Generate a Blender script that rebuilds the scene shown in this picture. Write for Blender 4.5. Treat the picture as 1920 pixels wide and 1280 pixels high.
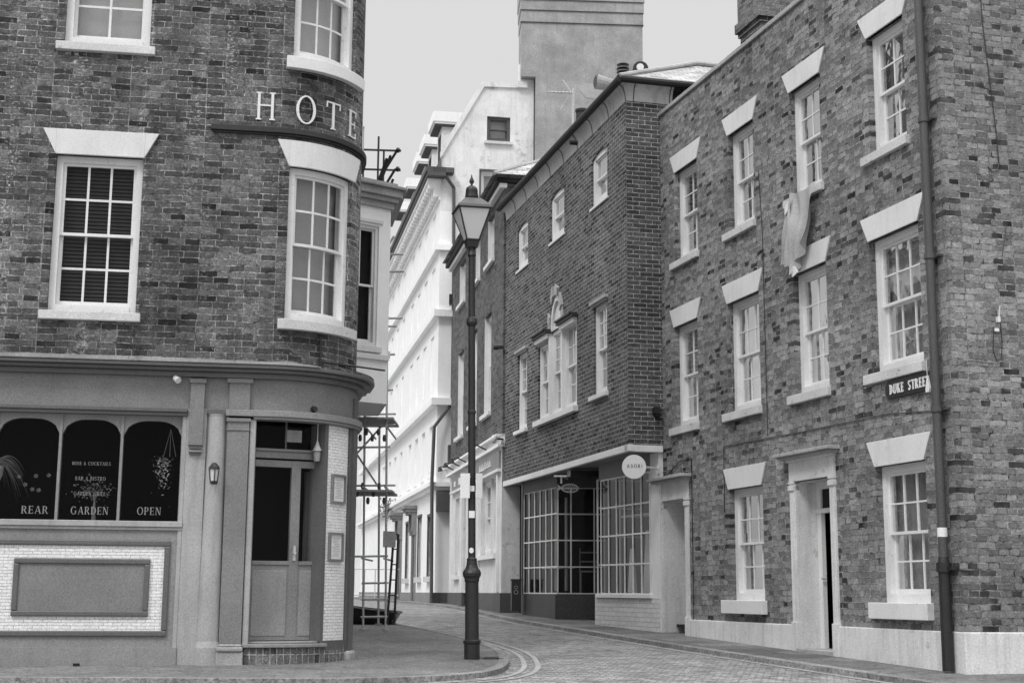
import bpy, math, random
from mathutils import Vector, Matrix, Euler
random.seed(7)
for o in list(bpy.data.objects): bpy.data.objects.remove(o)
R = math.radians
SC = bpy.context.scene
COL = SC.collection
E0 = 1.5                       # eye height: every z below is measured from the eye level

# ------------------------------------------------------------------ camera
cam = bpy.data.cameras.new('camera'); cam.lens = 50; cam.sensor_width = 36; cam.clip_end = 3000
co = bpy.data.objects.new('camera', cam); COL.objects.link(co)
co.matrix_world = Matrix.Translation((0, 0, E0)) @ Euler((R(90 + 10.02), 0, 0)).to_matrix().to_4x4() @ Matrix.Rotation(R(0.4), 4, 'Z')
SC.camera = co

# ------------------------------------------------------------------ world: even overcast, brighter overhead
world = bpy.data.worlds.new('World'); SC.world = world; world.use_nodes = True
wn = world.node_tree.nodes; wl = world.node_tree.links
for n in list(wn): wn.remove(n)
SUN_AZ, SUN_EL = -146.0, 50.0      # compass-like: 0 = +Y, clockwise
out = wn.new('ShaderNodeOutputWorld'); bg = wn.new('ShaderNodeBackground')
sky = wn.new('ShaderNodeTexSky'); sky.sky_type = 'NISHITA'; sky.sun_disc = False
sky.sun_elevation = R(SUN_EL); sky.sun_rotation = R(SUN_AZ)
bw = wn.new('ShaderNodeRGBToBW'); wl.new(sky.outputs[0], bw.inputs[0])
tc = wn.new('ShaderNodeTexCoord'); sp = wn.new('ShaderNodeSeparateXYZ'); wl.new(tc.outputs['Generated'], sp.inputs[0])
cr = wn.new('ShaderNodeValToRGB'); wl.new(sp.outputs[2], cr.inputs[0])
e = cr.color_ramp.elements
e[0].position = 0.0; e[0].color = (.0725,) * 3 + (1,)
e[1].position = 1.0; e[1].color = (.32,) * 3 + (1,)
k = e.new(.45); k.color = (.0735,) * 3 + (1,)
k = e.new(.7); k.color = (.21,) * 3 + (1,)
sc10 = wn.new('ShaderNodeVectorMath'); sc10.operation = 'SCALE'; sc10.inputs[3].default_value = 100.0
wl.new(cr.outputs[0], sc10.inputs[0])
mx = wn.new('ShaderNodeMix'); mx.data_type = 'RGBA'; mx.inputs[0].default_value = .97
wl.new(bw.outputs[0], mx.inputs[6]); wl.new(sc10.outputs[0], mx.inputs[7])
wl.new(mx.outputs[2], bg.inputs[0]); bg.inputs[1].default_value = .1
wl.new(bg.outputs[0], out.inputs[0])

sl = bpy.data.lights.new('sun', 'SUN'); sl.energy = 1.5; sl.angle = R(14); sl.color = (1, 1, 1)
so = bpy.data.objects.new('sun', sl); COL.objects.link(so)
d = Vector((math.sin(R(SUN_AZ)) * math.cos(R(SUN_EL)), math.cos(R(SUN_AZ)) * math.cos(R(SUN_EL)), math.sin(R(SUN_EL))))
so.rotation_euler = d.to_track_quat('Z', 'Y').to_euler(); so.location = (0, 0, 30)
SC.view_settings.view_transform = 'Standard'; SC.view_settings.look = 'None'
SC.view_settings.exposure = 0.0; SC.view_settings.gamma = 1
SC.cycles.max_bounces = 6; SC.cycles.transparent_max_bounces = 16

# ------------------------------------------------------------------ materials
class NT:
    def __init__(s, name):
        s.m = bpy.data.materials.new(name); s.m.use_nodes = True
        s.n = s.m.node_tree.nodes; s.l = s.m.node_tree.links
        s.b = s.n['Principled BSDF']
    def new(s, t, **k):
        x = s.n.new(t)
        for a, v in k.items(): setattr(x, a, v)
        return x
    def link(s, a, b): s.l.new(a, b)
    def noise(s, vec, scale, detail=3, rough=.6):
        x = s.new('ShaderNodeTexNoise'); s.link(vec, x.inputs['Vector'])
        x.inputs['Scale'].default_value = scale; x.inputs['Detail'].default_value = detail; x.inputs['Roughness'].default_value = rough
        return x.outputs[0]
    def rng(s, v, a, b, c, d_):
        x = s.new('ShaderNodeMapRange'); s.link(v, x.inputs[0])
        for i, q in enumerate((a, b, c, d_)): x.inputs[i + 1].default_value = q
        return x.outputs[0]
    def math(s, op, a, b=None):
        x = s.new('ShaderNodeMath', operation=op)
        for i, q in enumerate((a, b)):
            if q is None: continue
            if isinstance(q, (int, float)): x.inputs[i].default_value = q
            else: s.link(q, x.inputs[i])
        return x.outputs[0]
    def mix(s, f, a, b):
        x = s.new('ShaderNodeMix', data_type='FLOAT')
        for i, q in ((0, f), (2, a), (3, b)):
            if isinstance(q, (int, float)): x.inputs[i].default_value = q
            else: s.link(q, x.inputs[i])
        return x.outputs[0]
    def color(s, v):
        x = s.new('ShaderNodeCombineColor')
        for i in range(3): s.link(v, x.inputs[i])
        s.link(x.outputs[0], s.b.inputs['Base Color'])
    def bump(s, h, strength=.3, dist=.01):
        x = s.new('ShaderNodeBump'); x.inputs['Strength'].default_value = strength; x.inputs['Distance'].default_value = dist
        s.link(h, x.inputs['Height']); s.link(x.outputs[0], s.b.inputs['Normal'])
    def geo(s): return s.new('ShaderNodeNewGeometry').outputs['Position']
    def sxyz(s, v): 
        x = s.new('ShaderNodeSeparateXYZ'); s.link(v, x.inputs[0]); return x.outputs
    def scale(s, v, sx, sy, sz):
        x = s.new('ShaderNodeVectorMath', operation='MULTIPLY'); s.link(v, x.inputs[0]); x.inputs[1].default_value = (sx, sy, sz); return x.outputs[0]

GR = .42   # strength of the fine granular mottling that old render, stone and brick have

def paint(name, v, rough=.55, mottle=.12, grain=.2, wear=0, wearv=.1, streak=0, wscale=9):
    t = NT(name); p = t.geo()
    big = t.rng(t.noise(p, 1.7, 4), .3, .7, 1 - mottle, 1 + mottle)
    gk = grain * (1.8 if v < .3 else 1.2); gr = t.rng(t.noise(p, 52, 3, .95), .32, .68, 1 - gk, 1 + gk)
    c = t.math('MULTIPLY', t.math('MULTIPLY', big, gr), v)
    if streak:
        st = t.rng(t.noise(t.scale(p, 6, 6, .7), 1.6, 4), .5, .75, 0, streak)
        c = t.mix(st, c, wearv)
    if wear:
        w = t.rng(t.noise(p, wscale, 6, .72), .60, .68, 0, wear)
        c = t.mix(w, c, wearv)
    t.color(c); t.b.inputs['Roughness'].default_value = rough
    t.bump(t.noise(p, 60, 3), .15, .004)
    return t.m

def brick(name, lo, hi, mortar, dark=.04, darkfrac=.1, bw_=.225, rh=.075, ms=.006, squash=1.0, sq=2, off=.5, stain=.25, efflo=0, warp=.006, grain=.3, patch=0, frogs=.35, soot=0, mvar=(.5, 1.5)):
    t = NT(name)
    uv = t.new('ShaderNodeUVMap').outputs[0]
    p = t.geo()
    wz = t.new('ShaderNodeTexNoise'); t.link(uv, wz.inputs['Vector']); wz.inputs['Scale'].default_value = 6; wz.inputs['Detail'].default_value = 3
    vm = t.new('ShaderNodeVectorMath', operation='MULTIPLY_ADD'); t.link(wz.outputs['Color'], vm.inputs[0]); vm.inputs[1].default_value = (warp * 2,) * 3
    t.link(uv, vm.inputs[2])
    def bk(vec, mort):
        b = t.new('ShaderNodeTexBrick'); t.link(vec, b.inputs['Vector'])
        b.offset = off; b.offset_frequency = 2; b.squash = squash; b.squash_frequency = sq
        b.inputs['Color1'].default_value = (0, 0, 0, 1); b.inputs['Color2'].default_value = (1, 1, 1, 1); b.inputs['Mortar'].default_value = (.5, .5, .5, 1)
        b.inputs['Scale'].default_value = 1; b.inputs['Mortar Size'].default_value = mort; b.inputs['Mortar Smooth'].default_value = .35
        b.inputs['Bias'].default_value = 0; b.inputs['Brick Width'].default_value = bw_; b.inputs['Row Height'].default_value = rh
        return b
    b = bk(vm.outputs[0], ms)
    sep = t.new('ShaderNodeSeparateColor'); t.link(b.outputs['Color'], sep.inputs[0])
    rnd = sep.outputs[0]
    # dark, overburnt bricks: the low tail of the per-brick value, modulated by a slow noise so that they cluster
    clus = t.rng(t.noise(p, .9, 3), .3, .7, -.06, .08)
    rr = t.math('ADD', rnd, clus)
    isd = t.rng(rr, darkfrac, darkfrac + .02, 1, 0)
    face = t.rng(t.math('POWER', rnd, 1.25), 0, 1, lo, hi)
    face = t.math('MULTIPLY', face, t.rng(t.noise(p, 14, 4, .7), .25, .75, 1 - frogs, 1 + frogs))
    face = t.mix(t.math('MULTIPLY', isd, t.rng(t.noise(p, 3.1, 2), .35, .65, .35, 1)), face, dark)
    mo = t.math('MULTIPLY', t.rng(t.noise(p, 11, 4, .8), .34, .66, *mvar), mortar)
    c = t.mix(b.outputs['Fac'], face, mo)
    if patch:       # patches where the mortar is worn back and the wall reads darker
        pt = t.rng(t.noise(p, 1.1, 5, .65), .5, .62, 0, patch)
        c = t.math('MULTIPLY', c, t.math('SUBTRACT', 1, pt))
    if soot:        # grime that has washed down in long soft tongues
        sn = t.rng(t.noise(t.scale(p, 1, 1, .4), .9, 5, .6), .46, .66, 0, soot)
        c = t.math('MULTIPLY', c, t.math('SUBTRACT', 1, sn))
    if efflo:       # pale salt and old paint flecks that run down in lines
        a = t.noise(t.scale(p, 5, 5, .35), 1.3, 3)
        f = t.noise(t.scale(p, 1, 1, 1.7), 22, 4, .75)
        ef = t.math('MULTIPLY', t.rng(a, .52, .66, 0, 1), t.rng(f, .53, .66, 0, efflo))
        c = t.mix(ef, c, .5)
    c = t.math('MULTIPLY', c, t.rng(t.noise(p, .55, 4, .6), .3, .7, 1 - stain, 1 + stain))
    c = t.math('MULTIPLY', c, t.rng(t.noise(p, 48, 3, .95), .32, .68, 1 - grain * 2, 1 + grain * 2))
    t.color(c); t.b.inputs['Roughness'].default_value = .9
    t.b.inputs['Specular IOR Level'].default_value = .2
    h = t.math('SUBTRACT', t.math('MULTIPLY', t.noise(p, 30, 4, .7), .9), b.outputs['Fac'])
    t.bump(h, .9, .012)
    return t.m

def glass(name, refl=.12, tint=.85, k=.7):
    t = NT(name)
    for x in list(t.n): t.n.remove(x)
    o = t.new('ShaderNodeOutputMaterial'); m = t.new('ShaderNodeMixShader')
    tr = t.new('ShaderNodeBsdfTransparent'); tr.inputs[0].default_value = (tint,) * 3 + (1,)
    g = t.new('ShaderNodeBsdfGlossy'); g.inputs['Roughness'].default_value = .03; g.inputs['Color'].default_value = (.9, .9, .9, 1)
    lw = t.new('ShaderNodeFresnel'); lw.inputs['IOR'].default_value = 1.45
    f = t.math('ADD', t.math('MULTIPLY', lw.outputs[0], k), refl)
    bp = t.new('ShaderNodeBump'); bp.inputs['Strength'].default_value = .12; bp.inputs['Distance'].default_value = .02
    t.link(t.noise(t.geo(), 3.0, 2), bp.inputs['Height']); t.link(bp.outputs[0], g.inputs['Normal'])
    t.link(f, m.inputs[0]); t.link(tr.outputs[0], m.inputs[1]); t.link(g.outputs[0], m.inputs[2]); t.link(m.outputs[0], o.inputs[0])
    return t.m

M = {}
M['brick_hotel'] = brick('hotel_brick', .06, .20, .21, dark=.02, darkfrac=.065, bw_=.22, rh=.0735, ms=.007, squash=.8, efflo=1.0, stain=.5, patch=.42, warp=.013, frogs=.45, soot=.5, mvar=(.1, 2.4))
M['brick_duke'] = brick('terrace_brick', .125, .31, .13, dark=.018, darkfrac=.10, bw_=.215, rh=.0745, ms=.009, squash=.62, stain=.2, warp=.010, frogs=.32, soot=.3, grain=.2, mvar=(.1, 3.2))
M['brick_shop'] = brick('shop_brick', .055, .14, .36, dark=.022, darkfrac=.09, bw_=.225, rh=.076, ms=.006, stain=.25, warp=.003, frogs=.5)
M['brick_end'] = brick('quoin_brick', .05, .105, .34, dark=.03, darkfrac=.06, bw_=.232, rh=.0765, ms=.007, stain=.2, warp=.003, frogs=.5)
M['brick_far'] = brick('far_brick', .07, .14, .19, dark=.035, darkfrac=.06, bw_=.225, rh=.076, ms=.006, stain=.2, warp=.002)
M['brick_stack'] = brick('stack_brick', .10, .2, .26, dark=.04, darkfrac=.1, bw_=.22, rh=.076, ms=.007, stain=.25, efflo=.4)
M['brick_step'] = brick('step_brick', .12, .2, .38, bw_=.075, rh=.23, ms=.007, off=0, stain=.2, dark=.06)
M['tile'] = brick('white_glazed_tile', .78, .86, .52, dark=.5, darkfrac=-1, bw_=.1, rh=.035, ms=.0025, stain=.06, warp=.001, grain=.12, frogs=.06)
M['white'] = paint('white_paint', .70, .5, .08, .1, wear=.5, wearv=.3, wscale=13)
M['lintel'] = paint('painted_lintel', .66, .6, .07, .1, wear=.5, wearv=.42, wscale=4, streak=.3)
M['sill'] = paint('painted_stone_sill', .55, .7, .15, .2, wear=.9, wearv=.12, wscale=8)
M['stucco'] = paint('white_stucco', .87, .7, .04, .08, streak=.2, wearv=.6)
M['stucco2'] = paint('weathered_white_render', .72, .75, .12, .2, wear=.85, wearv=.42, wscale=2.2, streak=.5)
M['grey_render'] = paint('grey_cement_render', .31, .85, .22, .4, streak=.45, wearv=.2, wear=.35)
M['plinth'] = paint('pale_plinth_render', .63, .8, .12, .2, wear=.65, wearv=.3, streak=.5, wscale=5)
M['plinth_dark'] = paint('dark_plinth', .075, .7, .15, .3)
M['plinth_mid'] = paint('mid_grey_plinth', .22, .7, .12, .25)
M['hotel_paint'] = paint('grey_green_shopfront_paint', .19, .5, .15, .18, wear=.25, wearv=.3, wscale=12)
M['hotel_dark'] = paint('darker_shopfront_paint', .11, .42, .10, .18)
M['hotel_mid'] = paint('mid_shopfront_paint', .24, .5, .12, .18, streak=.3, wearv=.15)
M['cove'] = paint('sooty_cove_board', .45, .7, .2, .2, streak=.5, wearv=.15)  # even grey cove boards with darker upright streaks
M['hotel_light'] = paint('pale_shopfront_paint', .35, .5, .14, .2, streak=.5, wearv=.2, wear=.3)
M['lead'] = paint('lead_flashing', .30, .6, .25, .25, wear=.8, wearv=.12, wscale=6)
M['stone'] = paint('worn_stone', .34, .8, .2, .3, wear=.7, wearv=.12, wscale=8)
M['black'] = paint('black_paint', .018, .4, .2, .3)
M['iron'] = paint('dark_iron_paint', .016, .5, .25, .35, wear=.4, wearv=.08, wscale=20)
M['pipe'] = paint('grey_pipe_paint', .065, .5, .1, .25)
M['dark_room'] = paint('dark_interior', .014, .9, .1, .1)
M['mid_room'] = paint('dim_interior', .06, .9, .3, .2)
M['curtain'] = paint('net_curtain', .50, .9, .08, .15)
M['slat'] = paint('dark_blind_slat', .035, .6, .1, .2)
M['greyblind'] = paint('grey_blind', .42, .8, .05, .1)  # tone of a pale reflection, set behind the curved corner panes
M['blind'] = paint('pale_blind', .6, .8, .05, .1)  # window and display sheets; imitates reflected light in the upper hotel panes
M['dimcurtain'] = paint('dim_curtain', .2, .9, .15, .2)
M['slate'] = brick('roof_slate', .30, .5, .14, dark=.2, darkfrac=.1, bw_=.28, rh=.17, ms=.008, stain=.2, warp=.003, frogs=.2)
M['roofdark'] = paint('dark_roof_edge', .012, .7, .2, .3)
M['road'] = None
M['white_paper'] = paint('white_card', .72, .7, .04, .1)
M['gold'] = paint('pale_lettering', .22, .5, .15, .2)
M['leaf'] = paint('pale_green_leaf', .14, .6, .3, .3)
M['petal'] = paint('pale_petal', .3, .6, .3, .3)
M['scaff'] = paint('galvanised_tube', .42, .4, .2, .3, wear=.6, wearv=.4, wscale=14)
M['board'] = paint('scaffold_board', .3, .8, .2, .3)
M['cloth'] = paint('grey_cloth', .40, .9, .15, .2)
M['metal'] = paint('dull_metal', .48, .4, .1, .2)
M['glassdark'] = glass('window_glass', .0, .88, .45)
M['glassmid'] = glass('reflecting_old_glass', .05, .85, .5)
M['glassshop'] = glass('shop_glass', .0, .9, .2)
M['glassbow'] = glass('bow_window_glass', .0, .8, .1)
def lampglass():
    t = NT('frosted_lamp_glass'); t.b.inputs['Base Color'].default_value = (.6, .6, .6, 1); t.b.inputs['Roughness'].default_value = .35
    t.b.inputs['Transmission Weight'].default_value = .0; t.b.inputs['Subsurface Weight'].default_value = .4; t.b.inputs['Subsurface Radius'].default_value = (.1, .1, .1)
    return t.m
M['lampglass'] = lampglass()

def ground_mat(name, v, kind):
    t = NT(name); p = t.geo()
    big = t.rng(t.noise(p, .8, 6, .7), .3, .7, .7, 1.3)
    mid = t.rng(t.noise(p, 7, 5, .85), .3, .7, .62, 1.38)
    gr = t.rng(t.noise(p, 26, 3, .97), .34, .66, .4, 1.6)
    c = t.math('MULTIPLY', t.math('MULTIPLY', big, mid), t.math('MULTIPLY', gr, v))
    hs = t.noise(p, 40, 3)
    if kind != 'sett':      # fine cracks, old patches and gum spots
        vo = t.new('ShaderNodeTexVoronoi', feature='DISTANCE_TO_EDGE'); vo.inputs['Scale'].default_value = .55
        wv = t.new('ShaderNodeTexNoise'); t.link(p, wv.inputs['Vector']); wv.inputs['Scale'].default_value = 2.5
        wa = t.new('ShaderNodeVectorMath', operation='MULTIPLY_ADD'); t.link(wv.outputs['Color'], wa.inputs[0]); wa.inputs[1].default_value = (.9, .9, .9); t.link(p, wa.inputs[2]); t.link(wa.outputs[0], vo.inputs['Vector'])
        c = t.math('MULTIPLY', c, t.rng(vo.outputs['Distance'], .0, .012, .5, 1))
        v2 = t.new('ShaderNodeTexVoronoi'); v2.inputs['Scale'].default_value = .45; t.link(p, v2.inputs['Vector'])
        sx = t.new('ShaderNodeSeparateColor'); t.link(v2.outputs['Color'], sx.inputs[0]); c = t.math('MULTIPLY', c, t.rng(sx.outputs[0], 0, 1, .82, 1.15))
        v3 = t.new('ShaderNodeTexVoronoi'); v3.inputs['Scale'].default_value = 3.5; t.link(p, v3.inputs['Vector']); c = t.math('MULTIPLY', c, t.rng(v3.outputs['Distance'], .06, .09, 1.5, 1))
    if kind:
        b = t.new('ShaderNodeTexBrick')
        rot = t.new('ShaderNodeVectorRotate', rotation_type='Z_AXIS'); t.link(p, rot.inputs[0]); rot.inputs['Angle'].default_value = R(12 if kind == 'sett' else -16)
        t.link(rot.outputs[0], b.inputs['Vector'])
        b.inputs['Color1'].default_value = (.6,) * 3 + (1,); b.inputs['Color2'].default_value = (1.35,) * 3 + (1,); b.inputs['Mortar'].default_value = (.5,) * 3 + (1,)
        b.inputs['Scale'].default_value = 1
        if kind == 'sett': W_, H_, ms = .15, .1, .012
        else: W_, H_, ms = .9, .6, .008
        b.inputs['Brick Width'].default_value = W_; b.inputs['Row Height'].default_value = H_; b.inputs['Mortar Size'].default_value = ms; b.inputs['Mortar Smooth'].default_value = .3
        s = t.new('ShaderNodeSeparateColor'); t.link(b.outputs['Color'], s.inputs[0])
        c = t.math('MULTIPLY', c, s.outputs[0])
        hs = t.math('SUBTRACT', t.math('MULTIPLY', hs, .5), b.outputs['Fac'])
    t.color(c); t.b.inputs['Roughness'].default_value = .8
    t.bump(hs, .5, .01)
    return t.m
M['road'] = ground_mat('road_setts', .23, 'sett')
M['pavement'] = ground_mat('pavement_flags', .13, 'flag')
M['tarmac'] = ground_mat('pavement_tarmac', .14, None)
M['kerb'] = ground_mat('kerb_stone', .21, None)
M['line'] = paint('worn_road_paint', .30, .7, .15, .35, wear=1, wearv=.2, wscale=11)

# ------------------------------------------------------------------ mesh collecting
class Path:
    """facade line on plan: u metres along it, outward normal on the given side"""
    def __init__(s, p0, az, side):
        a = R(az); s.p = p0; s.d = (math.sin(a), math.cos(a)); s.side = side
        s.curved = None
    def frame(s, u):
        return s.p[0] + s.d[0] * u, s.p[1] + s.d[1] * u, s.d[1] * s.side, -s.d[0] * s.side
    def breaks(s, a, b): return [a, b]
    def at(s, u, dd, z):
        x, y, nx, ny = s.frame(u); return (x + nx * dd, y + ny * dd, z + E0)
    def shifted(s, dd):
        q = Path(s.p, 0, s.side); q.d = s.d; x, y, nx, ny = s.frame(0); q.p = (x + nx * dd, y + ny * dd); return q
class HotelPath(Path):
    US, RR, CX, CY = .4, 1.05, -2.97, 17.30
    def __init__(s):
        super().__init__((-3.2, 16.2), 80.9, 1)
        s.end = s.US + s.RR * R(91.5)
    def frame(s, u):
        if u <= s.US:
            # straight front, ending on the arc's first point
            a0 = R(9.1); ex, ey = s.CX + s.RR * math.sin(a0), s.CY - s.RR * math.cos(a0)
            return ex + s.d[0] * (u - s.US), ey + s.d[1] * (u - s.US), s.d[1], -s.d[0]
        if u <= s.end:
            a = R(9.1) + (u - s.US) / s.RR
            return s.CX + s.RR * math.sin(a), s.CY - s.RR * math.cos(a), math.sin(a), -math.cos(a)
        a = R(9.1) + (s.end - s.US) / s.RR
        x, y = s.CX + s.RR * math.sin(a), s.CY - s.RR * math.cos(a)
        tx, ty = math.cos(a), math.sin(a)
        return x + tx * (u - s.end), y + ty * (u - s.end), math.sin(a), -math.cos(a)
    def breaks(s, a, b):
        lo, hi = max(a, s.US), min(b, s.end)
        r = [a]
        if hi > lo:
            if lo > a: r.append(lo)
            n = max(1, int(math.ceil((hi - lo) / .07)))
            for i in range(1, n): r.append(lo + (hi - lo) * i / n)
            if hi < b: r.append(hi)
        r.append(b)
        return r

class MB:
    def __init__(s): s.v = []; s.f = []; s.uv = []
    def quad(s, pts, uvs=None):
        i = len(s.v); s.v += [tuple(p) for p in pts]; s.f.append(tuple(range(i, i + len(pts))))
        if uvs is None:
            a = Vector(pts[0]); b = Vector(pts[1]); 
            ex = (b - a); L = ex.length or 1; ex = ex / L
            n = None
            for q in pts[2:]:
                w = Vector(q) - a; w = w - ex * w.dot(ex)
                if w.length > 1e-6: n = w.normalized(); break
            n = n or Vector((0, 0, 1))
            uvs = [((Vector(q) - a).dot(ex), (Vector(q) - a).dot(n)) for q in pts]
        s.uv += list(uvs)
        return s
    def fquad(s, P, u0, u1, z0, z1, dd=0):
        bs = P.breaks(u0, u1)
        for a, b in zip(bs, bs[1:]):
            s.quad([P.at(a, dd, z0), P.at(b, dd, z0), P.at(b, dd, z1), P.at(a, dd, z1)], [(a, z0), (b, z0), (b, z1), (a, z1)])
        return s
    def box(s, P, u0, u1, z0, z1, d0, d1, zf=None):
        """box on the facade, subdivided where it curves; zf = optional (bottom(u), top(u)) functions"""
        if u1 < u0: u0, u1 = u1, u0
        bs = P.breaks(u0, u1)
        if zf and len(bs) < 12:
            nn = [];
            for a, b in zip(bs, bs[1:]):
                nn += [a + (b - a) * i / 6 for i in range(6)]
            bs = nn + [u1]
        zb = (lambda u: z0) if not zf else zf[0]; zt = (lambda u: z1) if not zf else zf[1]
        i0 = len(s.v)
        for u in bs:
            s.v += [P.at(u, d0, zb(u)), P.at(u, d1, zb(u)), P.at(u, d1, zt(u)), P.at(u, d0, zt(u))]
        def add(idx, uvs): s.f.append(tuple(idx)); s.uv.extend(uvs)
        n = len(bs)
        for j in range(n - 1):
            a = i0 + 4 * j; b = a + 4; ua, ub = bs[j], bs[j + 1]
            add((a + 1, b + 1, b + 2, a + 2), [(ua, zb(ua)), (ub, zb(ub)), (ub, zt(ub)), (ua, zt(ua))])
            add((a, a + 3, b + 3, b), [(ua, zb(ua)), (ua, zt(ua)), (ub, zt(ub)), (ub, zb(ub))])
            add((a + 3, a + 2, b + 2, b + 3), [(ua, d0), (ua, d1), (ub, d1), (ub, d0)])
            add((a, b, b + 1, a + 1), [(ua, d0), (ub, d0), (ub, d1), (ua, d1)])
        a = i0; add((a, a + 1, a + 2, a + 3), [(d0, z0), (d1, z0), (d1, z1), (d0, z1)])
        a = i0 + 4 * (n - 1); add((a, a + 3, a + 2, a + 1), [(d0, z0), (d0, z1), (d1, z1), (d1, z0)])
        return s
    def prism(s, P, pts, d0, d1):
        """polygon in (u, z) given depth"""
        i = len(s.v); n = len(pts)
        s.v += [P.at(u, d0, z) for u, z in pts] + [P.at(u, d1, z) for u, z in pts]
        s.f.append(tuple(i + k for k in range(n))); s.uv += list(pts)
        s.f.append(tuple(i + n + k for k in reversed(range(n)))); s.uv += [pts[k] for k in reversed(range(n))]
        for k in range(n):
            q = (k + 1) % n; s.f.append((i + k, i + n + k, i + n + q, i + q)); s.uv += [(d0, pts[k][1]), (d1, pts[k][1]), (d1, pts[q][1]), (d0, pts[q][1])]
        return s
    def wall(s, P, u0, u1, z0, z1, ops=(), reveal=.1):
        us = sorted({u0, u1} | {q for o in ops for q in (o[0], o[1]) if u0 < q < u1})
        zs = sorted({z0, z1} | {q for o in ops for q in (o[2], o[3]) if z0 < q < z1})
        for a, b in zip(us, us[1:]):
            for c, e_ in zip(zs, zs[1:]):
                mu, mz = (a + b) / 2, (c + e_) / 2
                if any(o[0] < mu < o[1] and o[2] < mz < o[3] for o in ops): continue
                s.fquad(P, a, b, c, e_)
        for o in ops:
            a, b, c, e_ = o[:4]; r = o[4] if len(o) > 4 else reveal
            for u in (a, b):
                s.quad([P.at(u, 0, c), P.at(u, -r, c), P.at(u, -r, e_), P.at(u, 0, e_)], [(u, c), (u + r, c), (u + r, e_), (u, e_)])
            bs = P.breaks(a, b)
            for z in (c, e_):
                for p, q in zip(bs, bs[1:]):
                    s.quad([P.at(p, 0, z), P.at(q, 0, z), P.at(q, -r, z), P.at(p, -r, z)], [(p, 0), (q, 0), (q, r), (p, r)])
        return s
    def cyl(s, a, b, r0, r1=None, n=12, cap=True):
        a = Vector(a); b = Vector(b); r1 = r0 if r1 is None else r1
        ax = (b - a).normalized(); t = Vector((0, 0, 1)) if abs(ax.z) < .9 else Vector((1, 0, 0))
        e1 = ax.cross(t).normalized(); e2 = ax.cross(e1)
        i = len(s.v); L = (b - a).length
        for k in range(n):
            w = 2 * math.pi * k / n; q = e1 * math.cos(w) + e2 * math.sin(w)
            s.v += [tuple(a + q * r0), tuple(b + q * r1)]
        for k in range(n):
            q = (k + 1) % n; s.f.append((i + 2 * k, i + 2 * q, i + 2 * q + 1, i + 2 * k + 1))
            c0, c1 = k * .01 * 6, (k + 1) * .06; s.uv += [(c0, 0), (c1, 0), (c1, L), (c0, L)]
        if cap:
            s.f.append(tuple(i + 2 * k for k in range(n))); s.uv += [(0, 0)] * n
            s.f.append(tuple(i + 2 * k + 1 for k in reversed(range(n)))); s.uv += [(0, 0)] * n
        return s
    def tube(s, pts, r, n=8):
        for a, b in zip(pts, pts[1:]): s.cyl(a, b, r, n=n)
        return s
    def lathe(s, x, y, prof, n=20):
        """prof: list of (r, z) eye-based"""
        i = len(s.v)
        for r, z in prof:
            for k in range(n):
                w = 2 * math.pi * k / n; s.v.append((x + r * math.cos(w), y + r * math.sin(w), z + E0))
        for j in range(len(prof) - 1):
            for k in range(n):
                q = (k + 1) % n; s.f.append((i + j * n + k, i + j * n + q, i + (j + 1) * n + q, i + (j + 1) * n + k)); s.uv += [(0, 0)] * 4
        s.f.append(tuple(i + k for k in reversed(range(n)))); s.uv += [(0, 0)] * n
        s.f.append(tuple(i + (len(prof) - 1) * n + k for k in range(n))); s.uv += [(0, 0)] * n
        return s
    def wbox(s, c, sx, sy, sz, rot=0):
        """box centred on world xy, z = eye-based bottom"""
        ca, sa = math.cos(R(rot)), math.sin(R(rot)); x, y, z = c
        p = [(x + (a * sx * ca - b * sy * sa) / 2, y + (a * sx * sa + b * sy * ca) / 2) for a, b in ((-1, -1), (1, -1), (1, 1), (-1, 1))]
        lo = [(q[0], q[1], z + E0) for q in p]; hi = [(q[0], q[1], z + sz + E0) for q in p]
        s.quad(lo[::-1]); s.quad(hi)
        for k in range(4):
            q = (k + 1) % 4; s.quad([lo[k], lo[q], hi[q], hi[k]])
        return s
    def build(s, name, mat, parent=None, smooth=False, bevel=0, label=None, stuff=False):
        me = bpy.data.meshes.new(name)
        off = Vector(parent['_o']) if parent is not None and '_o' in parent else None
        vs = s.v if off is None else [(x - off.x, y - off.y, z - off.z) for x, y, z in s.v]
        if off is None and parent is None and s.v:
            # top-level mesh: put its origin at its base
            xs = [v[0] for v in s.v]; ys = [v[1] for v in s.v]; zs = [v[2] for v in s.v]
            base = Vector(((min(xs) + max(xs)) / 2, (min(ys) + max(ys)) / 2, min(zs)))
            vs = [(x - base.x, y - base.y, z - base.z) for x, y, z in s.v]
        me.from_pydata(vs, [], s.f)
        ul = me.uv_layers.new(name='UVMap')
        for i, c in enumerate(s.uv): ul.data[i].uv = c
        me.materials.append(M[mat] if isinstance(mat, str) else mat)
        if smooth:
            for p in me.polygons: p.use_smooth = True
        me.update()
        o = bpy.data.objects.new(name, me); COL.objects.link(o)
        if parent is not None:
            o.parent = parent
            if off is not None: o['_o'] = parent['_o']
        elif s.v: o.location = base; o['_o'] = tuple(base)
        if bevel:
            b = o.modifiers.new('bevel', 'BEVEL'); b.width = bevel; b.segments = 2; b.limit_method = 'ANGLE'; b.harden_normals = False
        if label: o['label'] = label
        if stuff: o['kind'] = 'stuff'
        return o

def thing(name, label, cat, loc, group=None):
    o = bpy.data.objects.new(name, None); COL.objects.link(o)
    o.empty_display_size = .3
    o.location = (loc[0], loc[1], loc[2] + E0); o['_o'] = tuple(o.location)
    o['label'] = label; o['category'] = cat
    if group: o['group'] = group
    return o
def tag(o, label, cat, group=None):
    o['label'] = label; o['category'] = cat
    if group: o['group'] = group
    return o

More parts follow.
